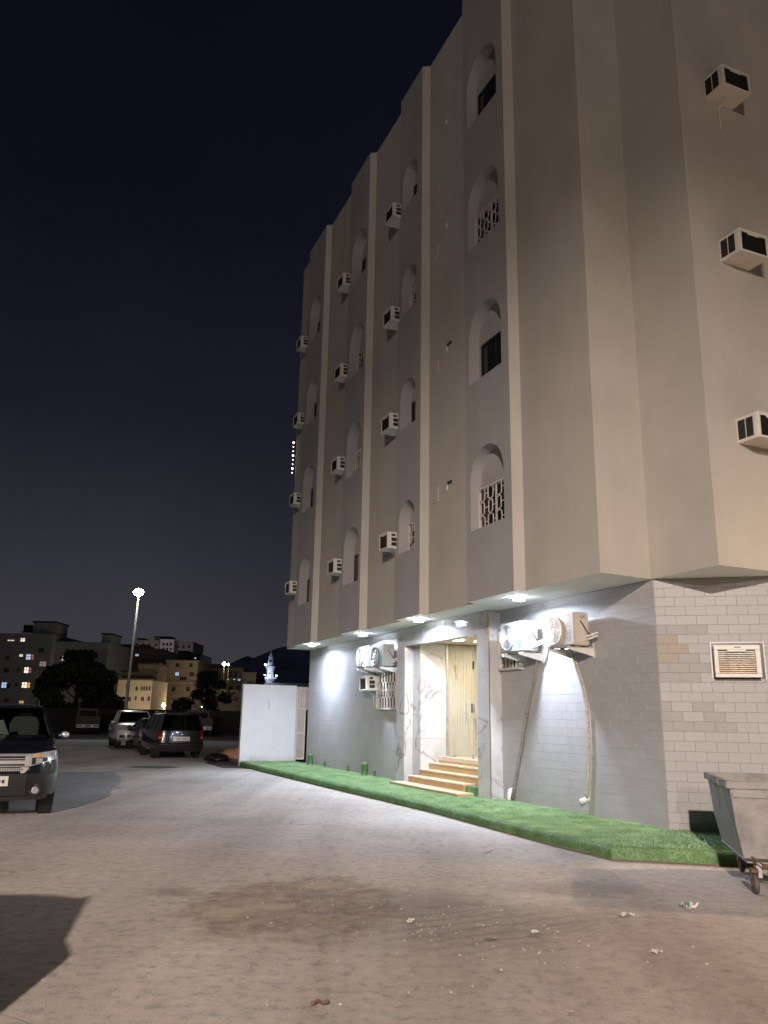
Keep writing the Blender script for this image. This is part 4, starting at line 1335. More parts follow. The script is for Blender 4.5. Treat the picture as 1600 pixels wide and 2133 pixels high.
def outline(wd, fy, ry, bow, rf, rr, n=8):
    P = []
    ts = [math.sin(math.pi / 2 * k / n) for k in range(-n, n + 1)]
    def fr(tt, r):
        a = max(0.0, (abs(tt) - 0.55) / 0.45)
        return bow * tt * tt + r * (1 - math.sqrt(max(0, 1 - a * a)))
    for tt in ts:
        P.append((wd * tt, fy - fr(tt, rf)))
    for tt in reversed(ts):
        P.append((wd * tt, ry + fr(tt, rr)))
    return P
class Car:
    """forward is local +y, origin on the ground under the middle"""
    def __init__(s, name, label, loc, rz, levels, col, group='parked vehicles'):
        s.t = empty(name, loc, rz, label, name.split('_')[-1] if False else 'car', group)
        s.lv = levels
        s.col = col
        g = MB()
        rings_ = [[(x, y, L['z']) for x, y in outline(L['w'], L['f'], L['r'], L.get('bow', 0.08), L.get('rf', 0.3), L.get('rr', 0.2))] for L in levels]
        n = len(rings_[0])
        idx = [g.pts(r) for r in rings_]
        for a, b in zip(idx, idx[1:]):
            for k in range(n):
                k2 = (k + 1) % n
                g.f.append((a + k, a + k2, b + k2, b + k))
        g.f.append(tuple(idx[-1] + k for k in range(n)))
        g.f.append(tuple(idx[0] + k for k in reversed(range(n))))
        s.body = g.build('body', col, s.t, smooth=True)
    def lev(s, z):
        L = s.lv
        if z <= L[0]['z']: return L[0]
        for a, b in zip(L, L[1:]):
            if z <= b['z']:
                f = (z - a['z']) / (b['z'] - a['z'])
                return {k: a.get(k, d0) + (b.get(k, d0) - a.get(k, d0)) * f for k, d0 in (('w', 1), ('f', 2), ('r', -2), ('bow', 0.08), ('rf', 0.3), ('rr', 0.2))}
        return L[-1]
    def face(s, x, z, rear=False):
        q = s.lev(z)
        tt = max(-1, min(1, x / q['w']))
        a = max(0.0, (abs(tt) - 0.55) / 0.45)
        r = q.get('rr', 0.2) if rear else q.get('rf', 0.3)
        dlt = q.get('bow', 0.08) * tt * tt + r * (1 - math.sqrt(max(0, 1 - a * a)))
        return (q['r'] + dlt) if rear else (q['f'] - dlt)
    def patch(s, name, x0, x1, lo, hi, mat, off=0.012, rear=False, nx=10, nz=3, par=None):
        """a skin lying on the front (or rear) face between x0..x1 and lo(x)..hi(x), with a thickness"""
        lo_ = lo if callable(lo) else (lambda x: lo)
        hi_ = hi if callable(hi) else (lambda x: hi)
        sg = -1 if rear else 1
        g = MB()
        def f(u, v, o):
            x = x0 + (x1 - x0) * u
            z = lo_(x) + (hi_(x) - lo_(x)) * v
            return (x, s.face(x, z, rear) + sg * o, z)
        g.grid(lambda u, v: f(u, v, off), nx, nz)
        for k in range(nx):
            a, b = k / nx, (k + 1) / nx
            g.poly([f(a, 0, off), f(b, 0, off), f(b, 0, -0.02), f(a, 0, -0.02)])
            g.poly([f(a, 1, off), f(b, 1, off), f(b, 1, -0.02), f(a, 1, -0.02)])
        for u in (0, 1):
            for k in range(nz):
                a, b = k / nz, (k + 1) / nz
                g.poly([f(u, a, off), f(u, b, off), f(u, b, -0.02), f(u, a, -0.02)])
        return g.build(name, mat, par or s.t, smooth=True)
    def wheel(s, x, y, R, wd=0.24):
        o = MB().lathe([(R * 0.62, -wd / 2 + 0.02), (R * 0.93, -wd / 2), (R, -wd / 2 + 0.04), (R, wd / 2 - 0.04), (R * 0.93, wd / 2), (R * 0.62, wd / 2 - 0.02)], (x, y, R), 'x', 28).build('wheel', M_TYRE, s.t, smooth=True)
        sx = 1 if x > 0 else -1
        rim = MB().lathe([(0.0001, sx * (wd / 2 - 0.06)), (R * 0.2, sx * (wd / 2 - 0.03)), (R * 0.22, sx * (wd / 2 - 0.05)), (R * 0.55, sx * (wd / 2 - 0.09)), (R * 0.64, sx * (wd / 2 - 0.02))], (x, y, R), 'x', 24)
        for k in range(6):
            a = 2 * math.pi * k / 6
            rim.bar((x + sx * (wd / 2 - 0.03), y + R * 0.15 * math.cos(a), R + R * 0.15 * math.sin(a)), (x + sx * (wd / 2 - 0.035), y + R * 0.6 * math.cos(a), R + R * 0.6 * math.sin(a)), 0.06, 0.02, (1, 0, 0))
        rim.build('rim', M_RIM, o, smooth=True)
        q = s.lev(R)
        xe = sx * (q['w'] - 0.10)
        MB().lathe([(R * 1.17, -0.1), (R * 1.17, 0.104)], (xe, y, R * 1.02), 'x', 28).build('wheel_arch', M_TRIM, s.t)
    def cabin(s, zb, zt, fb, ft, rt, rb, wb, wt, pillars=(), shield=None, tint=None, roof_h=0.07, base_drop=0.06):
        """glasshouse: base front/rear fb, rb at zb; top front/rear ft, rt at zt"""
        tint = tint or M_TINT
        B = {'fl': (-wb, fb, zb), 'fr': (wb, fb, zb), 'rl': (-wb, rb, zb), 'rr': (wb, rb, zb)}
        T = {'fl': (-wt, ft, zt), 'fr': (wt, ft, zt), 'rl': (-wt, rt, zt), 'rr': (wt, rt, zt)}
        bow = 0.14
        def shield_pt(u, v, o=0.0):
            x = (-1 + 2 * u)
            xx = x * (wb + (wt - wb) * v) * 0.97
            y = fb + (ft - fb) * v + bow * (1 - x * x) * (1 - v * 0.3) - bow * 0.2
            return (xx, y + o, zb + (zt - zb) * v)
        MB().grid(lambda u, v: shield_pt(u, v), 10, 5).build('windscreen', shield or tint, s.t, smooth='all')
        MB().grid(lambda u, v: ((-1 + 2 * u) * (wb + (wt - wb) * v) * 0.97, rb + (rt - rb) * v - 0.06 * (1 - (2 * u - 1) ** 2), zb + (zt - zb) * v), 10, 4).build('rear_window', tint, s.t, smooth='all')
        def sidept(sx, f, v):
            y0, y1 = fb + (rb - fb) * f, ft + (rt - ft) * f
            return (sx * (wb + (wt - wb) * v + 0.03 * math.sin(math.pi * f) * 0), y0 + (y1 - y0) * v, zb + (zt - zb) * v)
        for sx in (-1, 1):
            prev = 0.0
            for p in list(pillars) + [1.0]:
                MB().poly([sidept(sx, prev + 0.01, 0), sidept(sx, p - 0.01, 0), sidept(sx, p - 0.01, 1), sidept(sx, prev + 0.01, 1)]).build('side_window', tint, s.t)
                prev = p
            for p, wd in [(0.0, 0.09)] + [(q, 0.1) for q in pillars] + [(1.0, 0.13)]:
                MB().bar(sidept(sx, p, -0.05), sidept(sx, p, 1.02), wd, 0.05, (sx, 0, 0)).build('pillar', s.col, s.t, bevel=0.01)
        # roof
        R_t = []
        for k, (o, z) in enumerate(((0.0, zt - 0.015), (0.012, zt + roof_h * 0.45), (-0.10, zt + roof_h * 0.85), (-0.28, zt + roof_h))):
            R_t.append([(x, y, z) for x, y in outline(wt + 0.02 + o, ft + 0.04 + o * 1.2, rt - 0.03 - o * 1.2, 0.1, 0.12, 0.12)])
        g = MB()
        n = len(R_t[0])
        idx = [g.pts(r) for r in R_t]
        for a, b in zip(idx, idx[1:]):
            for k in range(n):
                k2 = (k + 1) % n
                g.f.append((a + k, a + k2, b + k2, b + k))
        g.f.append(tuple(idx[-1] + k for k in range(n)))
        g.f.append(tuple(idx[0] + k for k in reversed(range(n))))
        g.build('roof', s.col, s.t, smooth=True)
    def hood(s, y0, y1, z0, z1, w0, w1, crown=0.04):
        s_ = MB()
        s_.grid(lambda u, v: ((2 * u - 1) * (w0 + (w1 - w0) * v), y0 + (y1 - y0) * v - 0.22 * abs(2 * u - 1) ** 3 * (1 - v), z0 + (z1 - z0) * (v ** 0.75) + crown * (1 - (2 * u - 1) ** 2) * (0.4 + 0.6 * v) - (0.05 * (1 - v) ** 3)), 14, 8)
        s_.build('hood', s.col, s.t, smooth='all')
    def mirror(s, x, y, z, chrome=False):
        sx = 1 if x > 0 else -1
        o = MB().ball((x + sx * 0.12, y, z), 0.1, 8, (1.15, 0.7, 0.8)).build('mirror', s.col, s.t, smooth='all')
        MB().bar((x - sx * 0.06, y, z - 0.05), (x + sx * 0.1, y, z - 0.04), 0.05, 0.04).build('mirror_arm', M_TRIM, o)
        if chrome:
            MB().ball((x + sx * 0.16, y + 0.03, z + 0.02), 0.075, 6, (1, 0.7, 0.7)).build('mirror_cap', M_CHROME, o, smooth='all')
    def plate(s, z, rear=False, w2=0.26, h2=0.075):
        o = s.patch('number_plate', -w2, w2, z - h2, z + h2, M_NPLATE, 0.03, rear, 4, 1)
        for k, x in enumerate((-0.19, -0.13, -0.07, 0.06, 0.12, 0.18)):
            s.patch('plate_mark', x - 0.018, x + 0.018, z - 0.03, z + 0.02, M_TRIM, 0.033, rear, 1, 1, o)
        return o
    def seats(s, y, z, xs, n=1.0):
        for x in xs:
            g = MB()
            g.prism([(-0.24, 0), (0.24, 0), (0.25, 0.42), (0.19, 0.55), (-0.19, 0.55), (-0.25, 0.42)], lambda u, v_, h: (x + u, y + h - 0.25 * v_, z + v_), 0, 0.14)
            g.prism([(-0.12, 0.56), (0.12, 0.56), (0.13, 0.72), (0.08, 0.77), (-0.08, 0.77), (-0.13, 0.72)], lambda u, v_, h: (x + u, y + h - 0.25 * v_, z + v_), 0.02, 0.11)
            g.build('seat', M_SEAT, s.t, bevel=0.02, seg=2)

HEAD_U = math.atan2(-BU.x, BU.y)          # heading along the facade, away from the camera
# --- dark SUV facing the camera at the left edge
C_BLK = paint('dark_metallic_paint', (0.008, 0.009, 0.011))
ex = Car('parked_suv', 'black SUV with wide chrome grille facing the camera at the left edge', (-7.02, 15.5, 0), HEAD_U + math.pi,
         [dict(z=0.27, w=0.90, f=2.28, r=-2.3, rf=0.42, bow=0.1), dict(z=0.36, w=0.97, f=2.44, r=-2.42, rf=0.46, bow=0.1), dict(z=0.62, w=0.995, f=2.5, r=-2.48, rf=0.48, bow=0.1),
          dict(z=0.80, w=1.0, f=2.49, r=-2.48, rf=0.48, bow=0.1), dict(z=0.97, w=0.985, f=2.43, r=-2.46, rf=0.46, bow=0.1), dict(z=1.05, w=0.965, f=2.33, r=-2.44, rf=0.42, bow=0.1), dict(z=1.085, w=0.93, f=2.2, r=-2.4, rf=0.38, bow=0.1)], C_BLK, 'parked vehicles')
ex.hood(2.22, 1.22, 1.07, 1.20, 0.84, 0.90)
MB().box(-0.93, 0.93, -2.36, 1.27, 1.07, 1.19).build('beltline', C_BLK, ex.t, bevel=0.03, seg=2)
ex.cabin(1.18, 1.70, 1.30, 0.50, -2.05, -2.32, 0.88, 0.70, (0.36, 0.66), shield=M_SHIELD)
ex.seats(0.15, 1.0, (-0.42, 0.42))
MB().box(-0.8, 0.8, 0.75, 1.1, 1.19, 1.24).build('dashboard', M_CABIN, ex.t, bevel=0.02)
MB().prism([(-0.18, 0), (0.2, 0.03), (0.24, 0.2), (-0.05, 0.25)], lambda u, v_, h: (-0.02 + u * 0.9, 0.98 - v_ * 0.3, 1.24 + v_ + h), 0, 0.004).build('sun_shade_paper', pm('pale_paper', (0.34, 0.4, 0.37), 0.7), ex.t)
for sx in (-1, 1):
    MB().tube([(sx * 0.62, 0.35, 1.77), (sx * 0.62, 0.15, 1.82), (sx * 0.62, -1.7, 1.82), (sx * 0.62, -1.95, 1.77)], 0.018, 8).build('roof_rail', M_TRIM, ex.t, smooth=True)
    ex.patch('headlamp_housing', sx * 0.54, sx * 0.94, lambda x: 0.80 + 0.10 * (abs(x) - 0.54) / 0.4, lambda x: 0.985 + 0.05 * (abs(x) - 0.54) / 0.4, M_CHROME, 0.012, nx=8)
    ex.patch('headlamp_lens', sx * 0.57, sx * 0.80, lambda x: 0.82 + 0.10 * (abs(x) - 0.57) / 0.4, 0.93, M_TRIM, 0.02, nx=6)
    q = ex.patch('projector', sx * 0.63, sx * 0.73, 0.845, 0.92, M_LENS, 0.03, nx=4)
    ex.patch('indicator', sx * 0.60, sx * 0.70, 0.95, 0.985, M_AMBER, 0.022, nx=6)
    ex.patch('corner_reflector', sx * 0.83, sx * 0.92, 0.92, 1.0, M_LENS, 0.022, nx=4)
    c_ = Vector((sx * 0.66, ex.face(sx * 0.66, 0.44) + 0.004, 0.44))
    MB().lathe([(0.058, -0.01), (0.085, 0.0), (0.092, 0.012), (0.075, 0.016), (0.062, 0.006)], c_, 'y', 20).build('fog_lamp_ring', M_TRIM, ex.t, smooth=True)
    MB().lathe([(0.06, -0.01), (0.06, 0.004), (0.03, 0.014), (0.0001, 0.016)], c_, 'y', 16).build('fog_lamp', M_LENS, ex.t, smooth=True)
    ex.mirror(sx * 0.93, 0.98, 1.235, True)
    for y in (1.43, -1.43):
        ex.wheel(sx * 0.86, y, 0.38, 0.25)
# grille: three chrome bars and mesh strips between
ex.patch('grille_backing', -0.56, 0.56, 0.735, 0.99, M_TRIM, 0.006, nx=14)
for (z0, z1, xw) in ((0.955, 0.99, 0.56), (0.912, 0.922, 0.52), (0.84, 0.89, 0.54), (0.80, 0.81, 0.5), (0.735, 0.775, 0.5)):
    gb_ = ex.patch('grille_bar', -xw, xw, z0, z1, M_CHROME, 0.028, nx=16, nz=2)
    if z1 - z0 > 0.03 and z0 != 0.84:
        for k in range(26):
            x = -xw + 0.05 + k * (2 * xw - 0.1) / 26
            ex.patch('grille_slot', x, x + 0.022, z0 + 0.01, z1 - 0.008, M_TRIM, 0.0295, nx=1, nz=1, par=gb_)
for sx in (-1, 1):
    ex.patch('grille_end', sx * 0.42, sx * 0.535, lambda x: 0.70 + (0 if abs(x) < 0.48 else (abs(x) - 0.48) * 1.2), lambda x: 0.79, M_CHROME, 0.024, nx=5)
    ex.patch('grille_end', sx * 0.47, sx * 0.55, 0.80, 0.985, M_CHROME, 0.022, nx=4)
em_ = MB().lathe([(0.0001, 0.012), (0.05, 0.01), (0.06, 0.0)], (0, 0, 0), 'y', 20).build('emblem', pm('dark_oval_badge', (0.05, 0.015, 0.015), 0.25, var=0.2), ex.t, smooth=True)
em_.location = (0, ex.face(0, 0.865) + 0.03, 0.865)
em_.scale = (1.5, 1, 0.62)
ex.patch('lower_grille', -0.52, 0.52, 0.36, 0.68, M_TRIM, 0.01, nx=10)
for z_ in (0.40, 0.45, 0.50):
    ex.patch('intake_slat', -0.44, 0.44, z_, z_ + 0.018, pm('intake_slat_black', (0.03, 0.03, 0.03), 0.35), 0.022, nx=10, nz=1)
ex.patch('bumper_skirt', -0.86, 0.86, 0.275, 0.345, pm('grey_plastic', (0.06, 0.06, 0.06), 0.55, var=0.15), 0.014, nx=14)
ex.plate(0.585)

# --- large dark grey SUV seen from behind
C_GRY = paint('graphite_paint', (0.02, 0.0205, 0.022))
yk = Car('parked_suv', 'large dark grey SUV seen from behind beyond the white wall', (-8.42, 33.7, 0), HEAD_U + R_(2),
         [dict(z=0.30, w=0.92, f=2.4, r=-2.5, rr=0.16, bow=0.05), dict(z=0.42, w=0.99, f=2.5, r=-2.58, rr=0.2, bow=0.05), dict(z=0.62, w=1.0, f=2.55, r=-2.6, rr=0.2, bow=0.05),
          dict(z=0.66, w=1.0, f=2.55, r=-2.52, rr=0.18, bow=0.05), dict(z=1.05, w=0.995, f=2.52, r=-2.5, rr=0.18, bow=0.05), dict(z=1.18, w=0.96, f=2.4, r=-2.48, rr=0.16, bow=0.05)], C_GRY)
yk.cabin(1.17, 1.80, 1.15, 0.45, -2.32, -2.46, 0.93, 0.76, (0.34, 0.64, 0.95), roof_h=0.1)
yk.hood(2.42, 1.2, 1.13, 1.24, 0.88, 0.92)
for sx in (-1, 1):
    yk.patch('tail_lamp', sx * 0.80, sx * 0.985, 0.80, 1.17, M_REDL, 0.02, True, 6, 4)
    yk.patch('reverse_lamp', sx * 0.84, sx * 0.94, 0.84, 0.92, pm('pink_lens', (0.5, 0.16, 0.16), 0.15), 0.028, True, 4, 2)
    MB().tube([(sx * 0.66, 0.35, 1.91), (sx * 0.66, 0.2, 1.94), (sx * 0.66, -2.0, 1.94), (sx * 0.66, -2.2, 1.9)], 0.02, 8).build('roof_rail', M_TRIM, yk.t, smooth=True)
    yk.mirror(sx * 0.95, 0.95, 1.27, True)
    for y in (1.5, -1.48):
        yk.wheel(sx * 0.86, y, 0.40, 0.27)
MB().box(-0.74, 0.74, -2.5, -2.32, 1.85, 1.89).build('roof_spoiler', C_GRY, yk.t, bevel=0.012)
MB().box(-0.2, 0.2, -2.505, -2.5, 1.862, 1.878).build('brake_lamp', M_REDL, yk.t)
yk.patch('plate_surround', -0.36, 0.36, 0.74, 0.92, M_CHROME, 0.02, True, 6, 2)
yk.plate(0.83, True, 0.2, 0.07)
yk.patch('bumper_step', -0.95, 0.95, 0.585, 0.62, M_TRIM, 0.012, True, 12, 1)
yk.patch('badge', -0.06, 0.06, 0.99, 1.03, M_CHROME, 0.02, True, 3, 1)
MB().tube([(0.16, -2.49, 1.50), (0.42, -2.5, 1.42), (0.52, -2.52, 1.2)], 0.008, 5).build('wiper', M_TRIM, yk.t)

yk.t.scale = (0.88, 0.88, 0.88)
# --- saloon squeezed in ahead of it
C_SED = paint('charcoal_paint', (0.03, 0.03, 0.033))
sd_ = Car('parked_car', 'dark saloon half hidden between the pickup and the large SUV', (-10.5, 39.0, 0), HEAD_U + R_(4),
          [dict(z=0.22, w=0.84, f=2.2, r=-2.2), dict(z=0.34, w=0.9, f=2.32, r=-2.32), dict(z=0.62, w=0.915, f=2.34, r=-2.34), dict(z=0.86, w=0.9, f=2.25, r=-2.28), dict(z=0.93, w=0.85, f=2.1, r=-2.2)], C_SED)
sd_.cabin(0.92, 1.36, 1.05, 0.3, -1.05, -1.75, 0.82, 0.6, (0.42, 0.78), roof_h=0.07)
sd_.hood(2.12, 1.0, 0.9, 0.97, 0.8, 0.84, 0.03)
for sx in (-1, 1):
    sd_.patch('tail_lamp', sx * 0.55, sx * 0.88, 0.66, 0.82, M_REDL, 0.012, True, 6, 2)
    sd_.mirror(sx * 0.86, 0.75, 1.0, True)
    for y in (1.36, -1.36):
        sd_.wheel(sx * 0.78, y, 0.32, 0.21)
sd_.plate(0.74, True)

# --- white pickup facing the camera
C_WHT = pm('white_car_paint', (0.55, 0.55, 0.54), 0.3, var=0.04, coat=0.6)
pk = Car('pickup_truck', 'white double-cab pickup facing the camera beyond the dark SUV', (-12.4, 42.0, 0), HEAD_U + math.pi - R_(1),
         [dict(z=0.36, w=0.84, f=2.45, r=-2.6), dict(z=0.48, w=0.91, f=2.6, r=-2.65), dict(z=0.8, w=0.925, f=2.62, r=-2.66), dict(z=1.0, w=0.91, f=2.5, r=-2.66), dict(z=1.1, w=0.88, f=2.38, r=-2.64)], C_WHT)
pk.cabin(1.09, 1.68, 1.12, 0.45, -1.0, -1.12, 0.84, 0.66, (0.52,), roof_h=0.09)
pk.hood(2.4, 1.1, 1.08, 1.19, 0.8, 0.84)
MB().box(-0.72, 0.72, -2.55, -1.2, 1.101, 1.106).build('load_bed', M_TRIM, pk.t)
for sx in (-1, 1):
    pk.patch('headlamp', sx * 0.52, sx * 0.88, 0.86, 1.02, M_LENS, 0.015, nx=6)
    pk.patch('fog_lamp_bezel', sx * 0.55, sx * 0.8, 0.5, 0.64, M_TRIM, 0.015, nx=5)
    pk.mirror(sx * 0.88, 0.85, 1.2, True)
    for y in (1.5, -1.55):
        pk.wheel(sx * 0.78, y, 0.37, 0.24)
pk.patch('grille', -0.5, 0.5, 0.84, 1.0, M_TRIM, 0.012, nx=10)
pk.patch('grille_bar', -0.5, 0.5, 0.91, 0.94, M_CHROME, 0.02, nx=10)
pk.patch('lower_intake', -0.48, 0.48, 0.5, 0.66, M_TRIM, 0.012, nx=10)
pk.plate(0.74)
for c_, nm in ((ex, 'car'), (yk, 'car'), (sd_, 'car'), (pk, 'pickup')):
    c_.t['category'] = nm
# --- car standing beside the photographer (only its shadow reaches the picture)
sh = Car('parked_van', 'tall dark van standing beside the photographer, only its shadow in view', (-3.36, 1.9, 0), R_(1),
         [dict(z=0.25, w=1.05, f=2.3, r=-2.3), dict(z=0.5, w=1.14, f=2.4, r=-2.4), dict(z=0.95, w=1.12, f=2.4, r=-2.4), dict(z=1.1, w=1.0, f=2.25, r=-2.35)], C_GRY)
sh.cabin(1.09, 1.72, 2.0, 1.75, -2.1, -2.3, 0.9, 0.52, (0.4, 0.7), tint=M_PANE)
for sx in (-1, 1):
    for y in (1.45, -1.45):
        sh.wheel(sx * 0.85, y, 0.35, 0.22)
sh.t['category'] = 'van'

# ------------------------------------------------------------------ far trucks and the lot
def truck(name, label, loc, rz, w2, body, cabm):
    t = empty(name, loc, rz, label, 'truck', 'trucks parked in the dark lot')
    MB().box(-w2, w2, -2.6, 2.0, 0.78, 0.92).build('load_bed', body, t, bevel=0.01)
    for sx in (-1, 1):
        MB().box(sx * w2 - 0.03, sx * w2 + 0.03, -2.6, 2.0, 0.92, 1.35).build('side_board', body, t)
    MB().box(-w2 + 0.03, w2 - 0.03, -2.6, -2.54, 0.92, 1.35).build('tailboard', body, t)
    MB().box(-w2 + 0.02, w2 - 0.02, -2.55, -2.5, 0.5, 0.74).build('bumper_beam', M_STEEL, t)
    for x in (-w2 + 0.12, -w2 + 0.34, w2 - 0.34, w2 - 0.12):
        MB().box(x - 0.08, x + 0.08, -2.58, -2.55, 0.56, 0.68).build('tail_lamp', pm('dimmed_red_lens', (0.09, 0.02, 0.02), 0.5), t)  # lens colour darkened so the truck stays dim in the dark lot
    MB().box(-0.22, 0.22, -2.575, -2.55, 0.53, 0.71).build('number_plate', pm('dimmed_plate', (0.2, 0.17, 0.13), 0.6), t)  # plate colour darkened for the same dim look
    MB().hexa([(-w2, 2.1, 0.55), (w2, 2.1, 0.55), (w2, 3.6, 0.55), (-w2, 3.6, 0.55)], [(-w2 + 0.08, 2.15, 1.95), (w2 - 0.08, 2.15, 1.95), (w2 - 0.08, 3.2, 1.95), (-w2 + 0.08, 3.2, 1.95)]).build('cab', cabm, t, bevel=0.04, seg=2)
    MB().box(-w2 + 0.2, w2 - 0.2, 2.09, 2.12, 1.3, 1.75).build('rear_window', M_PANE, t)
    for sx in (-1, 1):
        for y in (-1.6, 2.7):
            MB().lathe([(0.2, -0.12), (0.4, -0.12), (0.4, 0.12), (0.2, 0.12)], (sx * (w2 - 0.15), y, 0.4), 'x', 18).build('wheel', M_TYRE, t)
    return t
M_TB = pm('truck_board', (0.045, 0.042, 0.04), 0.6, var=0.3, vs=3)
truck('flatbed_truck', 'flatbed truck seen from behind in the dark lot right of the SUV', (-14.2, 65.5, 0), R_(14), 0.95, M_TB, pm('truck_cab_paint', (0.035, 0.035, 0.035), 0.5))
truck('flatbed_truck', 'dim pale flatbed truck in the dark lot under the big tree', (-23.2, 66.5, 0), R_(20), 0.85, pm('pale_truck_board', (0.03, 0.03, 0.03), 0.6, var=0.3, vs=3), pm('truck_cab_pale', (0.03, 0.03, 0.029), 0.5))
t = empty('lot_wall', (-25, 75, 0), 0, 'long low dark wall closing the lot behind the parked vehicles', 'wall')
MB().box(-60, 45, 0, 0.25, -0.1, 1.9).build('wall_body', pm('dark_wall', (0.03, 0.027, 0.025), 0.9, var=0.3, vs=0.6), t)
MB().box(-60, 45, -0.03, 0.28, 1.9, 1.96).build('coping', pm('dark_wall', (0.03, 0.027, 0.025)), t)

# ------------------------------------------------------------------ lamp post beyond the crossroads
lp = at(259, 1490, 58); lp.z = 0
tp_ = at(290, 1231, 58)
t = empty('street_lamp', lp, 0, 'tall pale lamp post with one bright white head beyond the pickup', 'street lamp')
hx = tp_.x - lp.x
Hh = tp_.z
M_POLE = pm('pale_pole_paint', (0.36, 0.33, 0.27), 0.5, var=0.1, vs=2)
MB().cyl((0, 0, 0), (hx * 0.985, 0, Hh - 0.25), 0.125, 0.07, 14).build('pole', M_POLE, t, smooth=True)
MB().cyl((0, 0, 0), (hx * 0.14, 0, Hh * 0.14), 0.15, 0.14, 14).build('base_sleeve', pm('faded_pole_paint', (0.42, 0.4, 0.36), 0.6, var=0.2, vs=6), t, smooth=True)
MB().bar((hx * 0.98, 0.05, Hh - 0.27), (hx * 0.985 + 0.05, -0.75, Hh - 0.12), 0.05, 0.05).build('arm', M_POLE, t)
MB().box(hx - 0.06, hx + 0.44, -1.1, -0.45, Hh - 0.14, Hh - 0.05).build('lamp_head', M_STEEL, t, bevel=0.03, seg=2)
MB().ball((hx + 0.19, -0.78, Hh - 0.2), 0.34, 10, (1.0, 1.0, 0.75)).build('lamp_lens', em('street_led', (0.95, 1.0, 0.93), 120), t, smooth='all')
light('street_lamp_far', 'SPOT', (lp.x + hx, lp.y - 0.8, Hh - 0.22), 5600, (0.93, 1.0, 0.95), (lp.x + hx + 3, lp.y - 15, 0), spot_size=R_(98), spot_blend=0.6, shadow_soft_size=0.2)

# ------------------------------------------------------------------ far town
def far_mat(name, col, var=0.12):
    return pm(name, col, 0.9, var=var, vs=0.5, bump=0.2, bs=4)
WLIT = {'w': em('window_white', (1.0, 0.93, 0.82), 0.9), 'b': em('window_blue', (0.45, 0.62, 1.0), 0.75), 'o': em('window_orange', (1.0, 0.52, 0.2), 0.6),
        'p': em('window_dim', (0.6, 0.44, 0.4), 0.28), 'r': em('window_brown', (0.6, 0.3, 0.2), 0.28), 'y': em('window_warm', (1.0, 0.72, 0.42), 0.6), 'd': M_PANE}
M_FW = pm('far_window_frame', (0.1, 0.1, 0.1), 0.6)
def far_building(label, x0, x1, yt, Y, dep, mat, wins=(), boxes=(), base=0.0, roofm=None, group='town buildings beyond the lot', bands=()):
    a, b = at(x0, yt, Y), at(x1, yt, Y)
    h_ = (a.z + b.z) / 2
    t = empty('apartment_block', ((a.x + b.x) / 2, Y, base), 0, label, 'building', group)
    ox, oy, oz = t.location
    MB().box(a.x - ox, b.x - ox, 0, dep, -0.3, h_ - oz).build('wall', mat, t)
    MB().box(a.x - ox - 0.15, b.x - ox + 0.15, -0.15, dep + 0.1, h_ - oz, h_ - oz + 0.25).build('parapet', roofm or mat, t)
    for (bx0, bx1, by0, by1, bm_) in boxes:
        p, q = at(bx0, by0, Y + 2), at(bx1, by1, Y + 2)
        MB().box(p.x - ox, q.x - ox, 2, min(dep - 0.5, 8), q.z - oz, p.z - oz).build('roof_room', bm_, t)
        MB().box(p.x - ox - 0.2, q.x - ox + 0.2, 1.8, min(dep - 0.3, 8.2), p.z - oz, p.z - oz + 0.3).build('roof_slab', M_TRIM, t)
    for (by0, by1) in bands:
        p, q = at(x0, by0, Y), at(x1, by1, Y)
        MB().box(a.x - ox - 0.1, b.x - ox + 0.1, -0.7, 0.0, q.z - oz, p.z - oz).build('balcony', mat, t)
    for wn_ in wins:
        wx, wy, ww, wh, k = wn_[:5]
        p, q = at(wx - ww / 2, wy - wh / 2, Y), at(wx + ww / 2, wy + wh / 2, Y)
        wi = empty('window', ((p.x + q.x) / 2 - ox, 0, q.z - oz)); wi.parent = t
        hw = (q.x - p.x) / 2
        hh = p.z - q.z
        if len(wn_) > 5:
            pl = [(-hw, 0), (hw, 0), (hw, hh * 0.6), (hw * 0.7, hh * 0.87), (0, hh), (-hw * 0.7, hh * 0.87), (-hw, hh * 0.6)]
            MB().prism(pl, lambda u, v_, h: (u, h, v_), -0.06, 0.02).build('pane', WLIT[k], wi)
        else:
            MB().box(-hw, hw, -0.06, 0.02, 0, hh).build('pane', WLIT[k], wi)
        MB().box(-hw - 0.06, hw + 0.06, -0.1, -0.061, hh * 0.52, hh * 0.52 + 0.07).box(-0.035, 0.035, -0.105, -0.061, 0, hh).box(-hw - 0.08, hw + 0.08, -0.16, 0, -0.1, 0).build('frame', M_FW, wi)
    return t
k1 = 0.1625
def c4(a, b): return a * k1, 1280 + b * k1
def win4(x0, x1, y0, y1, k, arch=False):
    p, q = c4(x0, y0), c4(x1, y1)
    r = ((p[0] + q[0]) / 2, (p[1] + q[1]) / 2, q[0] - p[0], q[1] - p[1], k)
    return r + (1,) if arch else r
M_FA = far_mat('far_grey_render', (0.21, 0.225, 0.235))
M_FB = far_mat('far_olive_render', (0.215, 0.23, 0.24))
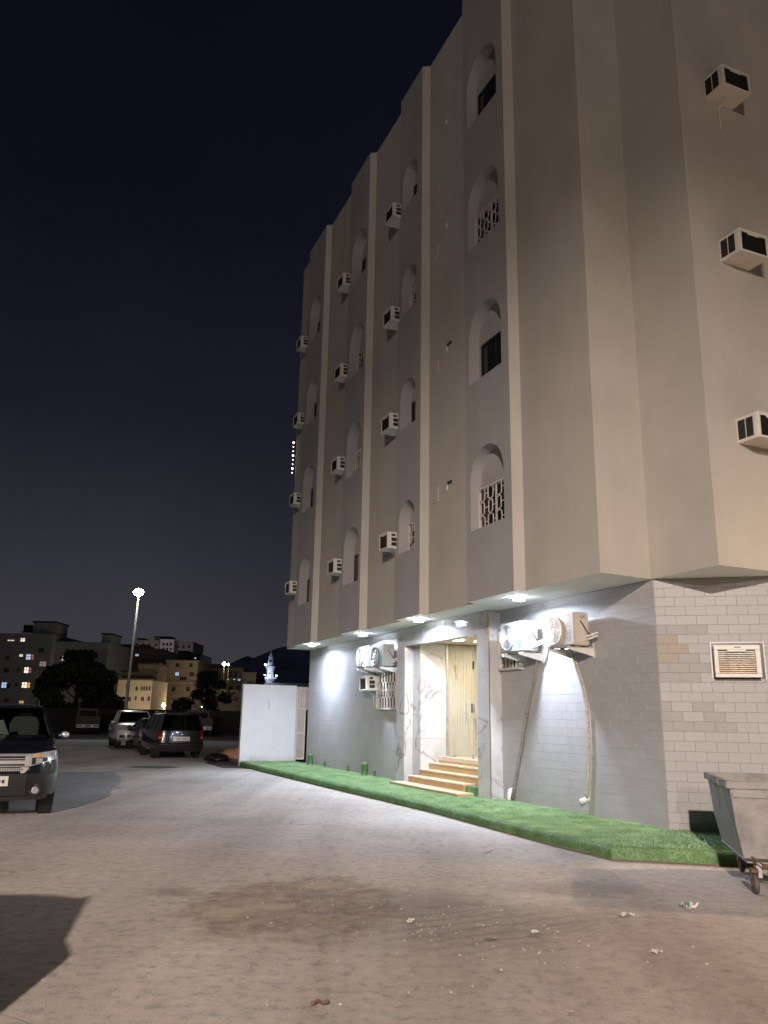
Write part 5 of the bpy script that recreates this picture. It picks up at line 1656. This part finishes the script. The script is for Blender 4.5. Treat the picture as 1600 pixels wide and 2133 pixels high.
far_building('tall grey apartment block with scattered lit windows at far left', -70, 110, 1322, 150, 16, M_FA,
             [win4(343, 385, 510, 580, 'b'), win4(385, 425, 515, 580, 'r'), win4(253, 290, 512, 540, 'w'), win4(513, 585, 605, 665, 'p'), win4(318, 360, 678, 750, 'w'), win4(360, 395, 688, 750, 'r'),
              win4(28, 82, 872, 940, 'b'), win4(84, 130, 880, 940, 'd'), win4(288, 335, 870, 940, 'w'), win4(336, 378, 875, 940, 'o'), win4(460, 540, 970, 1040, 'o'), win4(250, 300, 1108, 1138, 'o'),
              win4(490, 570, 785, 820, 'r'), win4(100, 180, 325, 340, 'w'), win4(270, 315, 305, 348, 'w'), win4(80, 120, 530, 575, 'd'), win4(60, 110, 690, 740, 'd'), win4(225, 250, 690, 722, 'd'), win4(200, 235, 880, 912, 'd'),
              win4(60, 110, 1075, 1120, 'd'), win4(500, 560, 430, 480, 'd')],
             [(71, 114, 1297, 1322, M_FA)])
tk = empty('water_tank', at(57.5, 1322, 154), 0, 'dark rooftop water tank on a stand atop the far left block', 'water tank')
MB().cyl((0, 0, 0.5), (0, 0, 1.75), 0.85, 0.85, 16).build('tank', M_TRIM, tk)
for sx in (-0.8, 0.8):
    MB().box(sx - 0.05, sx + 0.05, -0.05, 0.05, -0.1, 0.5).build('leg', M_TRIM, tk)
MB().box(-1.2, 1.0, -0.7, 0.7, 0.42, 0.5).build('stand', M_TRIM, tk)
far_building('plain grey block with an arched lit window behind the big tree', 110, 226, 1340, 152, 14, M_FB,
             [win4(800, 862, 525, 600, 'w', True), win4(658, 695, 512, 560, 'w')], [(213, 230, 1322, 1341, M_FB), (110, 124, 1333, 1340, M_FA)])
M_FC = far_mat('far_brown_render', (0.12, 0.095, 0.075))
far_building('dark brown stepped block behind the lamp post', 227, 336, 1353, 170, 14, M_FC, [(285.5, 1364.6, 6, 4, 'b'), (250, 1385, 5, 6, 'd'), (300, 1378, 6, 7, 'd'), (318, 1378, 5, 7, 'd'), (326, 1400, 5, 8, 'd')],
             [(249, 273, 1345, 1353, M_FC), (291, 304, 1346, 1353, M_FC)])
M_FD = far_mat('far_sand_render', (0.44, 0.37, 0.28))
far_building('floodlit sand-coloured villa with arched windows behind the pickup', 246, 318, 1417, 140, 10, M_FD,
             [(285, 1433, 3, 8.5, 'd', 1), (295, 1433, 2.6, 8.5, 'd', 1), (300.5, 1433, 2.6, 8.5, 'd', 1), (306, 1433, 2.6, 8.5, 'd', 1), (312, 1433, 2.6, 8.5, 'd', 1), (283, 1454, 2.6, 7.5, 'd'), (297, 1455, 5, 8.5, 'd', 1), (265, 1428, 3, 9, 'd'), (270, 1456, 4, 8, 'd'), (310, 1455, 4, 8, 'd')],
             [(255, 285, 1400, 1417, M_FC), (288, 327, 1384, 1417, M_FC)], roofm=M_FC)
M_FE = far_mat('far_white_render', (0.75, 0.7, 0.72))
far_building('pinkish low wing of the pale hill block behind the lamp post', 277, 335, 1335, 304, 16, far_mat('far_rose_render', (0.62, 0.5, 0.48)), [(x, y, 4.0, 4.6, 'd') for y in (1343, 1354) for x in (286, 299, 311, 325)], [(286, 300, 1331, 1335, M_FC)])
far_building('pale tallest tower of the hill blocks with a dark roof', 334, 363, 1333, 300, 18, M_FE, [(x, y, 4.0, 5.4, 'd') for y in (1342, 1352, 1362, 1372, 1382) for x in (341, 348.5, 356)], [(322, 356, 1327, 1333, M_FC)])
far_building('dim grey right wing of the hill blocks', 362, 403, 1338, 306, 18, far_mat('far_ash_render', (0.4, 0.37, 0.37)), [(x, y, 4.0, 4.6, 'd') for y in (1347, 1358, 1369) for x in (371, 382, 394)])
far_building('dark rooftop mass between the hill blocks and balconied block', 366, 418, 1364, 210, 14, far_mat('far_soot_render', (0.07, 0.065, 0.06)), [(407, 1371, 2.4, 2.4, 'w')], [(372, 392, 1358, 1364, M_FC)])
far_building('narrow dark slab between brown block and balconied block', 330, 350, 1384, 168, 10, far_mat('far_soot_render', (0.07, 0.065, 0.06)), [(347, 1401, 2.6, 4, 'y'), (335, 1410, 3.5, 5, 'd'), (335, 1440, 3.5, 5, 'd')])
far_building('low dim row of houses behind the small dark tree', 404, 520, 1440, 150, 9, far_mat('far_dim_stone', (0.2, 0.175, 0.15)), [(x, 1456, 5, 8, 'd') for x in (432, 446, 462, 478, 492, 508)], [(455, 470, 1432, 1440, M_FC)])
M_FF = far_mat('far_beige_render', (0.3, 0.25, 0.19))
far_building('beige block with stacked balconies behind the dark SUV', 347, 413, 1378, 160, 12, M_FF,
             [(369, 1404, 6, 6.5, 'b'), (382, 1413, 13, 6, 'd'), (370, 1385, 6, 7, 'd'), (398, 1385, 6, 7, 'd'), (400, 1404, 8, 7, 'd'), (362, 1435, 6, 8, 'd'), (392, 1435, 6, 8, 'd'), (365, 1462, 7, 9, 'd'), (392, 1462, 7, 9, 'd')], bands=((1419, 1427), (1446, 1454)))
far_building('dim grey house between the balconied block and the minaret', 413, 474, 1395, 175, 12, far_mat('far_stone', (0.2, 0.185, 0.165)),
             [(426, 1410, 8, 7, 'd'), (459, 1420, 5, 9, 'd', 1), (452, 1440, 6, 8, 'd'), (466, 1440, 5, 8, 'd'), (430, 1440, 7, 8, 'd')], [(438, 470, 1386, 1395, M_FC)])
far_building('brown arcaded block with a few lit windows left of the minaret', 473, 507, 1393, 165, 12, far_mat('far_rust_render', (0.17, 0.14, 0.12)),
             [(498, 1416, 5, 3.4, 'b'), (475, 1415, 2.4, 2.4, 'w'), (488, 1415, 2.4, 2.4, 'w'), (481, 1404, 5, 12, 'd'), (491, 1404, 5, 12, 'd'), (481, 1435, 6, 12, 'd'), (496, 1435, 6, 12, 'd'), (484, 1460, 6, 12, 'd')])
far_building('plain brown block just left of the white boundary wall', 505, 534, 1403, 158, 12, far_mat('far_umber_render', (0.16, 0.125, 0.105)),
             [(516, 1422, 4, 7, 'd'), (523, 1422, 4, 7, 'd'), (530, 1421, 4, 4, 'd')])
# lamps in the town
def far_lamp(label, px, py, Y, r, mat, power=0, col=(1, 0.8, 0.5), hgt=None):
    p = at(px, py, Y)
    t = empty('town_lamp', (p.x, p.y, 0), 0, label, 'lamp', 'lamps glowing in the far town')
    MB().ball((0, -0.1, p.z), r, 6).build('bulb', mat, t, smooth='all')
    MB().cyl((0, 0.15, 0), (0, 0.15, p.z), 0.05, 0.04, 6).build('pole', M_FW, t)
    if power:
        light('town_lamp_light', 'POINT', (p.x, p.y - 0.6, p.z), power, col, shadow_soft_size=0.3)
E_W = em('town_lamp_warm', (1.0, 0.88, 0.6), 60)
E_C = em('town_lamp_cool', (0.9, 0.95, 1.0), 30)
far_lamp('bright warm lamp flaring low between villa and balconied block', 341.5, 1469, 128, 0.28, E_W, 1500, (1, 0.84, 0.58))
far_lamp('small white lamp at the edge of the big tree', 245, 1458, 120, 0.15, E_C, 900, (1, 0.8, 0.5))
far_lamp('bright roof floodlight left of the mountain foot', 467, 1383, 150, 0.32, E_W, 700, (1, 0.85, 0.6))
far_lamp('second smaller roof floodlight left of the mountain foot', 476, 1384, 151, 0.16, E_W)
far_lamp('small lamp hidden in the dark bushes behind the SUV', 420, 1473, 110, 0.08, E_C)
far_lamp('tiny white lamp between the brown block and balconied block', 334, 1430, 150, 0.1, E_C)
light('villa_flood', 'POINT', at(290, 1476, 134), 620, (1.0, 0.82, 0.56), shadow_soft_size=0.4)
light('block_flood', 'POINT', at(372, 1474, 150), 350, (1.0, 0.72, 0.42), shadow_soft_size=0.4)
light('hill_block_flood', 'POINT', at(338, 1378, 285), 1300, (1.0, 0.85, 0.85), shadow_soft_size=0.5)
# minaret
mp_ = at(562, 1421, 230)
t = empty('minaret', (mp_.x, mp_.y, 0), 0, 'slender floodlit minaret in front of the dark mountain', 'minaret')
u = 230 / 1690 * 1.03
zt = lambda py: at(562, py, 230).z
M_MIN = pm('minaret_stone', (0.62, 0.62, 0.66), 0.7, var=0.06, vs=0.8)
MB().lathe([(7 * u, 0), (7 * u, zt(1421) - 1), (8 * u, zt(1421)), (13.5 * u, zt(1414)), (13 * u, zt(1411))], n=8).build('base', M_MIN, t)
MB().lathe([(7.2 * u, zt(1414)), (6.6 * u, zt(1397)), (9.5 * u, zt(1391)), (9.5 * u, zt(1388)), (6 * u, zt(1388)), (6 * u, zt(1381))], n=16).build('shaft', M_MIN, t, smooth=True)
MB().lathe([(5.4 * u, zt(1381)), (5.2 * u, zt(1369)), (3.2 * u, zt(1364)), (0.01, zt(1355))], n=12).build('spire', M_MIN, t, smooth=True)
for py, w2, h2 in ((1377, 2.2, 6), (1405, 2.6, 7)):
    MB().prism([(-w2 * u, 0), (w2 * u, 0), (w2 * u, h2 * u * 0.6), (0, h2 * u), (-w2 * u, h2 * u * 0.6)], lambda a, b, h: (a, h, zt(py + h2 / 2) + b), -7.4 * u if py > 1390 else -5.6 * u, -3 * u).build('arched_opening', M_DARK, t)
for dx in (-15, -9.5, 1, 13):
    MB().ball((dx * u, -13 * u if abs(dx) < 12 else -6 * u, zt(1408)), 2.0 * u if abs(dx) < 12 else 1.5 * u, 6).build('globe_lamp', em('minaret_globe', (0.75, 0.9, 1.0), 14), t, smooth='all')
MB().ball((-10 * u, -3 * u, zt(1385)), 1.9 * u, 6).build('globe_lamp', em('minaret_globe', (0.75, 0.9, 1.0), 14), t, smooth='all')
light('minaret_flood', 'POINT', (mp_.x - 1, mp_.y - 5.5, zt(1407)), 900, (0.55, 0.7, 1.0), shadow_soft_size=0.3)
MB().box(-6, 12, -2, 4, 0, zt(1423)).build('mosque_hall', far_mat('far_stone', (0.2, 0.185, 0.165)), t)
# mountain: a real ridge with slopes
ridge = [(330, 1392), (430, 1389), (470, 1384), (492, 1379), (505, 1370), (516, 1366.5), (528, 1371), (545, 1364), (562, 1356), (580, 1349.5), (600, 1346), (640, 1340), (700, 1336), (800, 1330), (900, 1350), (1000, 1372), (1150, 1420)]
mg = MB()
rows_m = []
YM = 1700
for j, (dy, hf) in enumerate(((-520, 0.0), (-340, 0.28), (-180, 0.62), (-70, 0.88), (0, 1.0), (160, 0.7), (420, 0.0))):
    row = []
    for i, (px, py) in enumerate(ridge):
        p = at(px, py, YM)
        rnd = math.sin(i * 2.7 + j * 1.9) * 14 * (0 if hf in (0, 1.0) else 1)
        row.append((p.x + rnd, YM + dy + rnd * 2, p.z * hf + rnd * 0.5 - (2 if hf == 0 else 0)))
    rows_m.append(row)
idx = [mg.pts(r) for r in rows_m]
for a, b in zip(idx, idx[1:]):
    for k in range(len(ridge) - 1):
        mg.f.append((a + k, a + k + 1, b + k + 1, b + k))
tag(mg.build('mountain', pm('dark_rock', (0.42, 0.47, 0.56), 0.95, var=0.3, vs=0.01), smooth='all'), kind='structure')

# ------------------------------------------------------------------ trees
M_BARK = pm('bark', (0.04, 0.03, 0.022), 0.9, var=0.3, vs=5)
M_LEAF = pm('dark_leaves', (0.03, 0.042, 0.02), 0.7, var=0.4, vs=1.2)
def tree(label, px0, px1, pyt, pyb, Y, nl, seed, leaf=0.22):
    r = np.random.default_rng(seed)
    a, b = at(px0, pyt, Y), at(px1, pyb, Y)
    cx, wx = (a.x + b.x) / 2, (b.x - a.x) / 2
    zt_, zb0 = a.z, max(0.7, b.z)
    t = empty('leafy_tree', (cx, Y, 0), 0, label, 'tree', 'trees at the edge of the lot')
    MB().tube([(0, 0, -0.1), (0.1, 0, zb0 * 0.7), (-0.1, 0.1, (zt_ + zb0) * 0.5), (0, 0, zt_ * 0.85)], [wx * 0.07, wx * 0.055, wx * 0.035, 0.03], 8).build('trunk', M_BARK, t, smooth='all')
    cl = []
    nb = 26
    for k in range(nb):
        th = r.uniform(0, 2 * np.pi)
        f = r.random()
        z = zb0 + (zt_ - zb0) * f
        ext = wx * (math.sin(math.pi * min(1, 0.18 + 0.82 * f) ** 0.8) * 0.9 + 0.12)
        rad = ext * r.uniform(0.35, 0.95)
        cl.append((rad * math.cos(th), rad * math.sin(th) * 0.8, z, r.uniform(0.16, 0.34) * wx))
    for c in cl[:12]:
        MB().tube([(0, 0, c[2] * 0.6), (c[0] * 0.5, c[1] * 0.5, c[2] * 0.8), (c[0], c[1], c[2])], [0.06 * wx / 3, 0.04 * wx / 3, 0.015], 5).build('limb', M_BARK, t)
    c = np.array(cl)
    k = r.integers(0, nb, nl)
    v = r.normal(0, 1, (nl, 3))
    v /= np.linalg.norm(v, axis=1)[:, None]
    p = c[k, :3] + v * (c[k, 3] * r.random(nl) ** 0.45)[:, None] * np.array([1.15, 1.1, 0.8])
    p[:, 2] = np.clip(p[:, 2], 0.3, zt_ + 0.1)
    d1 = r.normal(0, 1, (nl, 3)); d1 /= np.linalg.norm(d1, axis=1)[:, None]
    d2 = np.cross(d1, r.normal(0, 1, (nl, 3))); d2 /= np.linalg.norm(d2, axis=1)[:, None]
    s_ = leaf * r.uniform(0.6, 1.3, nl)[:, None]
    q = np.empty((nl * 3, 3)); q[0::3] = p - d1 * s_ * 0.5; q[1::3] = p + d1 * s_ * 0.5; q[2::3] = p + d2 * s_
    tri_mesh('crown', q, M_LEAF, t)
tree('big dark bushy tree standing before the grey blocks', 78, 247, 1360, 1500, 80, 15000, 3, 0.36)
tree('smaller dark tree in front of the balconied block', 384, 482, 1402, 1486, 98, 4200, 5, 0.3)
tree('low dark bush left of the small tree near the warm lamp', 355, 402, 1455, 1490, 92, 1500, 8, 0.25)

# ------------------------------------------------------------------ bag, mound and litter
def lump(name, mat, loc, r, sc, seed, parent=None, amp=0.25):
    rr = random.Random(seed)
    ph = [rr.uniform(0, 6) for _ in range(6)]
    g = MB()
    def f(u, v):
        th, fi = u * 2 * math.pi, v * math.pi
        k = r * (1 + amp * math.sin(3 * th + ph[0]) * math.sin(2 * fi + ph[1]) + amp * 0.6 * math.sin(7 * th + ph[2]) * math.sin(5 * fi + ph[3]))
        return (k * math.sin(fi) * math.cos(th) * sc[0], k * math.sin(fi) * math.sin(th) * sc[1], max(0.0, -k * math.cos(fi) * sc[2] + r * sc[2] * 0.55))
    g.grid(f, 22, 12)
    o = g.build(name, mat, parent, smooth='all')
    o.location = loc
    return o
tag(lump('garbage_bag', pm('black_bag', (0.012, 0.012, 0.013), 0.35, var=0.3, vs=6, bump=0.8, bs=9), (-5.95, 31.0, 0.0), 0.36, (1.15, 0.7, 0.42), 2), 'black garbage bag lying on the red soil by the white wall', 'bag')
tag(lump('dirt_mound', M_RED, (-5.35, 32.4, 0.0), 0.5, (1.1, 0.9, 0.55), 5, amp=0.35), 'small heap of red soil behind the black bag', 'mound')
# pebbles and grit
def pebbles(nb):
    y = 4.4 + rng.random(nb) ** 1.6 * 13
    x = rng.uniform(-0.48, 0.46, nb) * y
    pat = rng.random(nb) < 0.45
    th = rng.uniform(0, 2 * np.pi, nb); rd = np.abs(rng.normal(0, 0.6, nb))
    cc = np.array([(-0.75, 8.0), (0.9, 7.3), (-0.5, 8.9), (1.1, 6.6), (0.2, 7.0)])[rng.integers(0, 5, nb)]
    x = np.where(pat, cc[:, 0] + rd * np.cos(th) * 1.3, x); y = np.where(pat, cc[:, 1] + rd * np.sin(th), y)
    # keep off the raised strip and building
    rel = np.stack([x - BC.x, y - BC.y], 1)
    dd = rel @ np.array([BN.x, BN.y]); ss = rel @ np.array([BU.x, BU.y])
    ok = (dd > 1.95) | (ss < -2.0) & (dd > 1.2)
    x, y = x[ok], y[ok]
    n_ = len(x)
    s_ = 0.002 + rng.random(n_) ** 6 * 0.013
    yaw = rng.uniform(0, 6.28, n_)
    k = np.array([[1, 0, 0], [-0.5, 0.85, 0], [-0.5, -0.85, 0], [0.1, 0, 0.75]])
    c, sn = np.cos(yaw), np.sin(yaw)
    P = np.empty((n_, 4, 3))
    for i in range(4):
        P[:, i, 0] = x + s_ * (k[i, 0] * c - k[i, 1] * sn) * rng.uniform(0.7, 1.4, n_)
        P[:, i, 1] = y + s_ * (k[i, 0] * sn + k[i, 1] * c) * rng.uniform(0.7, 1.4, n_)
        P[:, i, 2] = s_ * k[i, 2]
    return P
P = pebbles(2600)
tri = np.concatenate([P[:, [0, 1, 3]], P[:, [1, 2, 3]], P[:, [2, 0, 3]]]).reshape(-1, 3)
tag(tri_mesh('gravel', tri, pm('pale_grit', (0.2, 0.17, 0.145), 0.9, var=0.5, vs=8, col2=(0.5, 0.45, 0.4))), 'loose grit and pebbles strewn over the street', 'gravel', kind='stuff')
# scraps
M_SCRAP = pm('paper_scrap', (0.5, 0.47, 0.43), 0.8, var=0.2, vs=20)
M_PLG = glassmat('clear_green_plastic', (0.6, 0.8, 0.65))
t = empty('crushed_bottle', (2.86, 8.13, 0), 0.4, 'crushed clear green plastic scraps on the shaded ground by the dumpster', 'litter')
for k, (x, y, a, l) in enumerate(((-0.05, 0.02, 1.0, 0.13), (0.03, 0.03, 0.9, 0.12), (0.05, -0.03, 2.4, 0.08), (-0.02, -0.05, 0.3, 0.09))):
    dx, dy = math.cos(a) * l / 2, math.sin(a) * l / 2
    MB().grid(lambda u, v: (x + dx * (2 * u - 1) - dy * 0.25 * (2 * v - 1), y + dy * (2 * u - 1) + dx * 0.25 * (2 * v - 1), 0.01 + 0.03 * math.sin(math.pi * v) + 0.02 * math.sin(5 * u + k)), 6, 3).build('shard', pm('pale_green_plastic', (0.42, 0.55, 0.45), 0.15, var=0.3, vs=30) if k % 2 else M_SCRAP, t)
for (x, y, s_, a, nm) in ((2.17, 7.71, 0.07, 0.3, 'bent paper strip lying in the shaded wedge of street'), (0.28, 7.35, 0.05, 1.2, 'tiny white scrap beside the mud patch edge'), (1.25, 7.05, 0.055, 2.0, 'crumpled scrap at the lower edge of the shade'),
                          (2.05, 6.55, 0.05, 0.7, 'white crumpled scrap on the warm-lit ground at lower right'), (-0.33, 5.33, 0.05, 0.1, 'dry leaf lying near the bottom edge of the picture')):
    g = MB()
    g.grid(lambda u, v: ((2 * u - 1) * s_, (2 * v - 1) * s_ * 0.55, 0.006 + 0.016 * math.sin(u * 5 + x) ** 2 + 0.012 * math.sin(v * 6 + u * 3) ** 2), 6, 5)
    o = g.build('paper_scrap' if 'leaf' not in nm else 'dry_leaf', M_SCRAP if 'leaf' not in nm else pm('dry_leaf_brown', (0.13, 0.08, 0.05), 0.8), None)
    o.location = (x, y, 0.002)
    o.rotation_euler = (0, 0, a)
    tag(o, nm, 'litter', 'litter on the street')
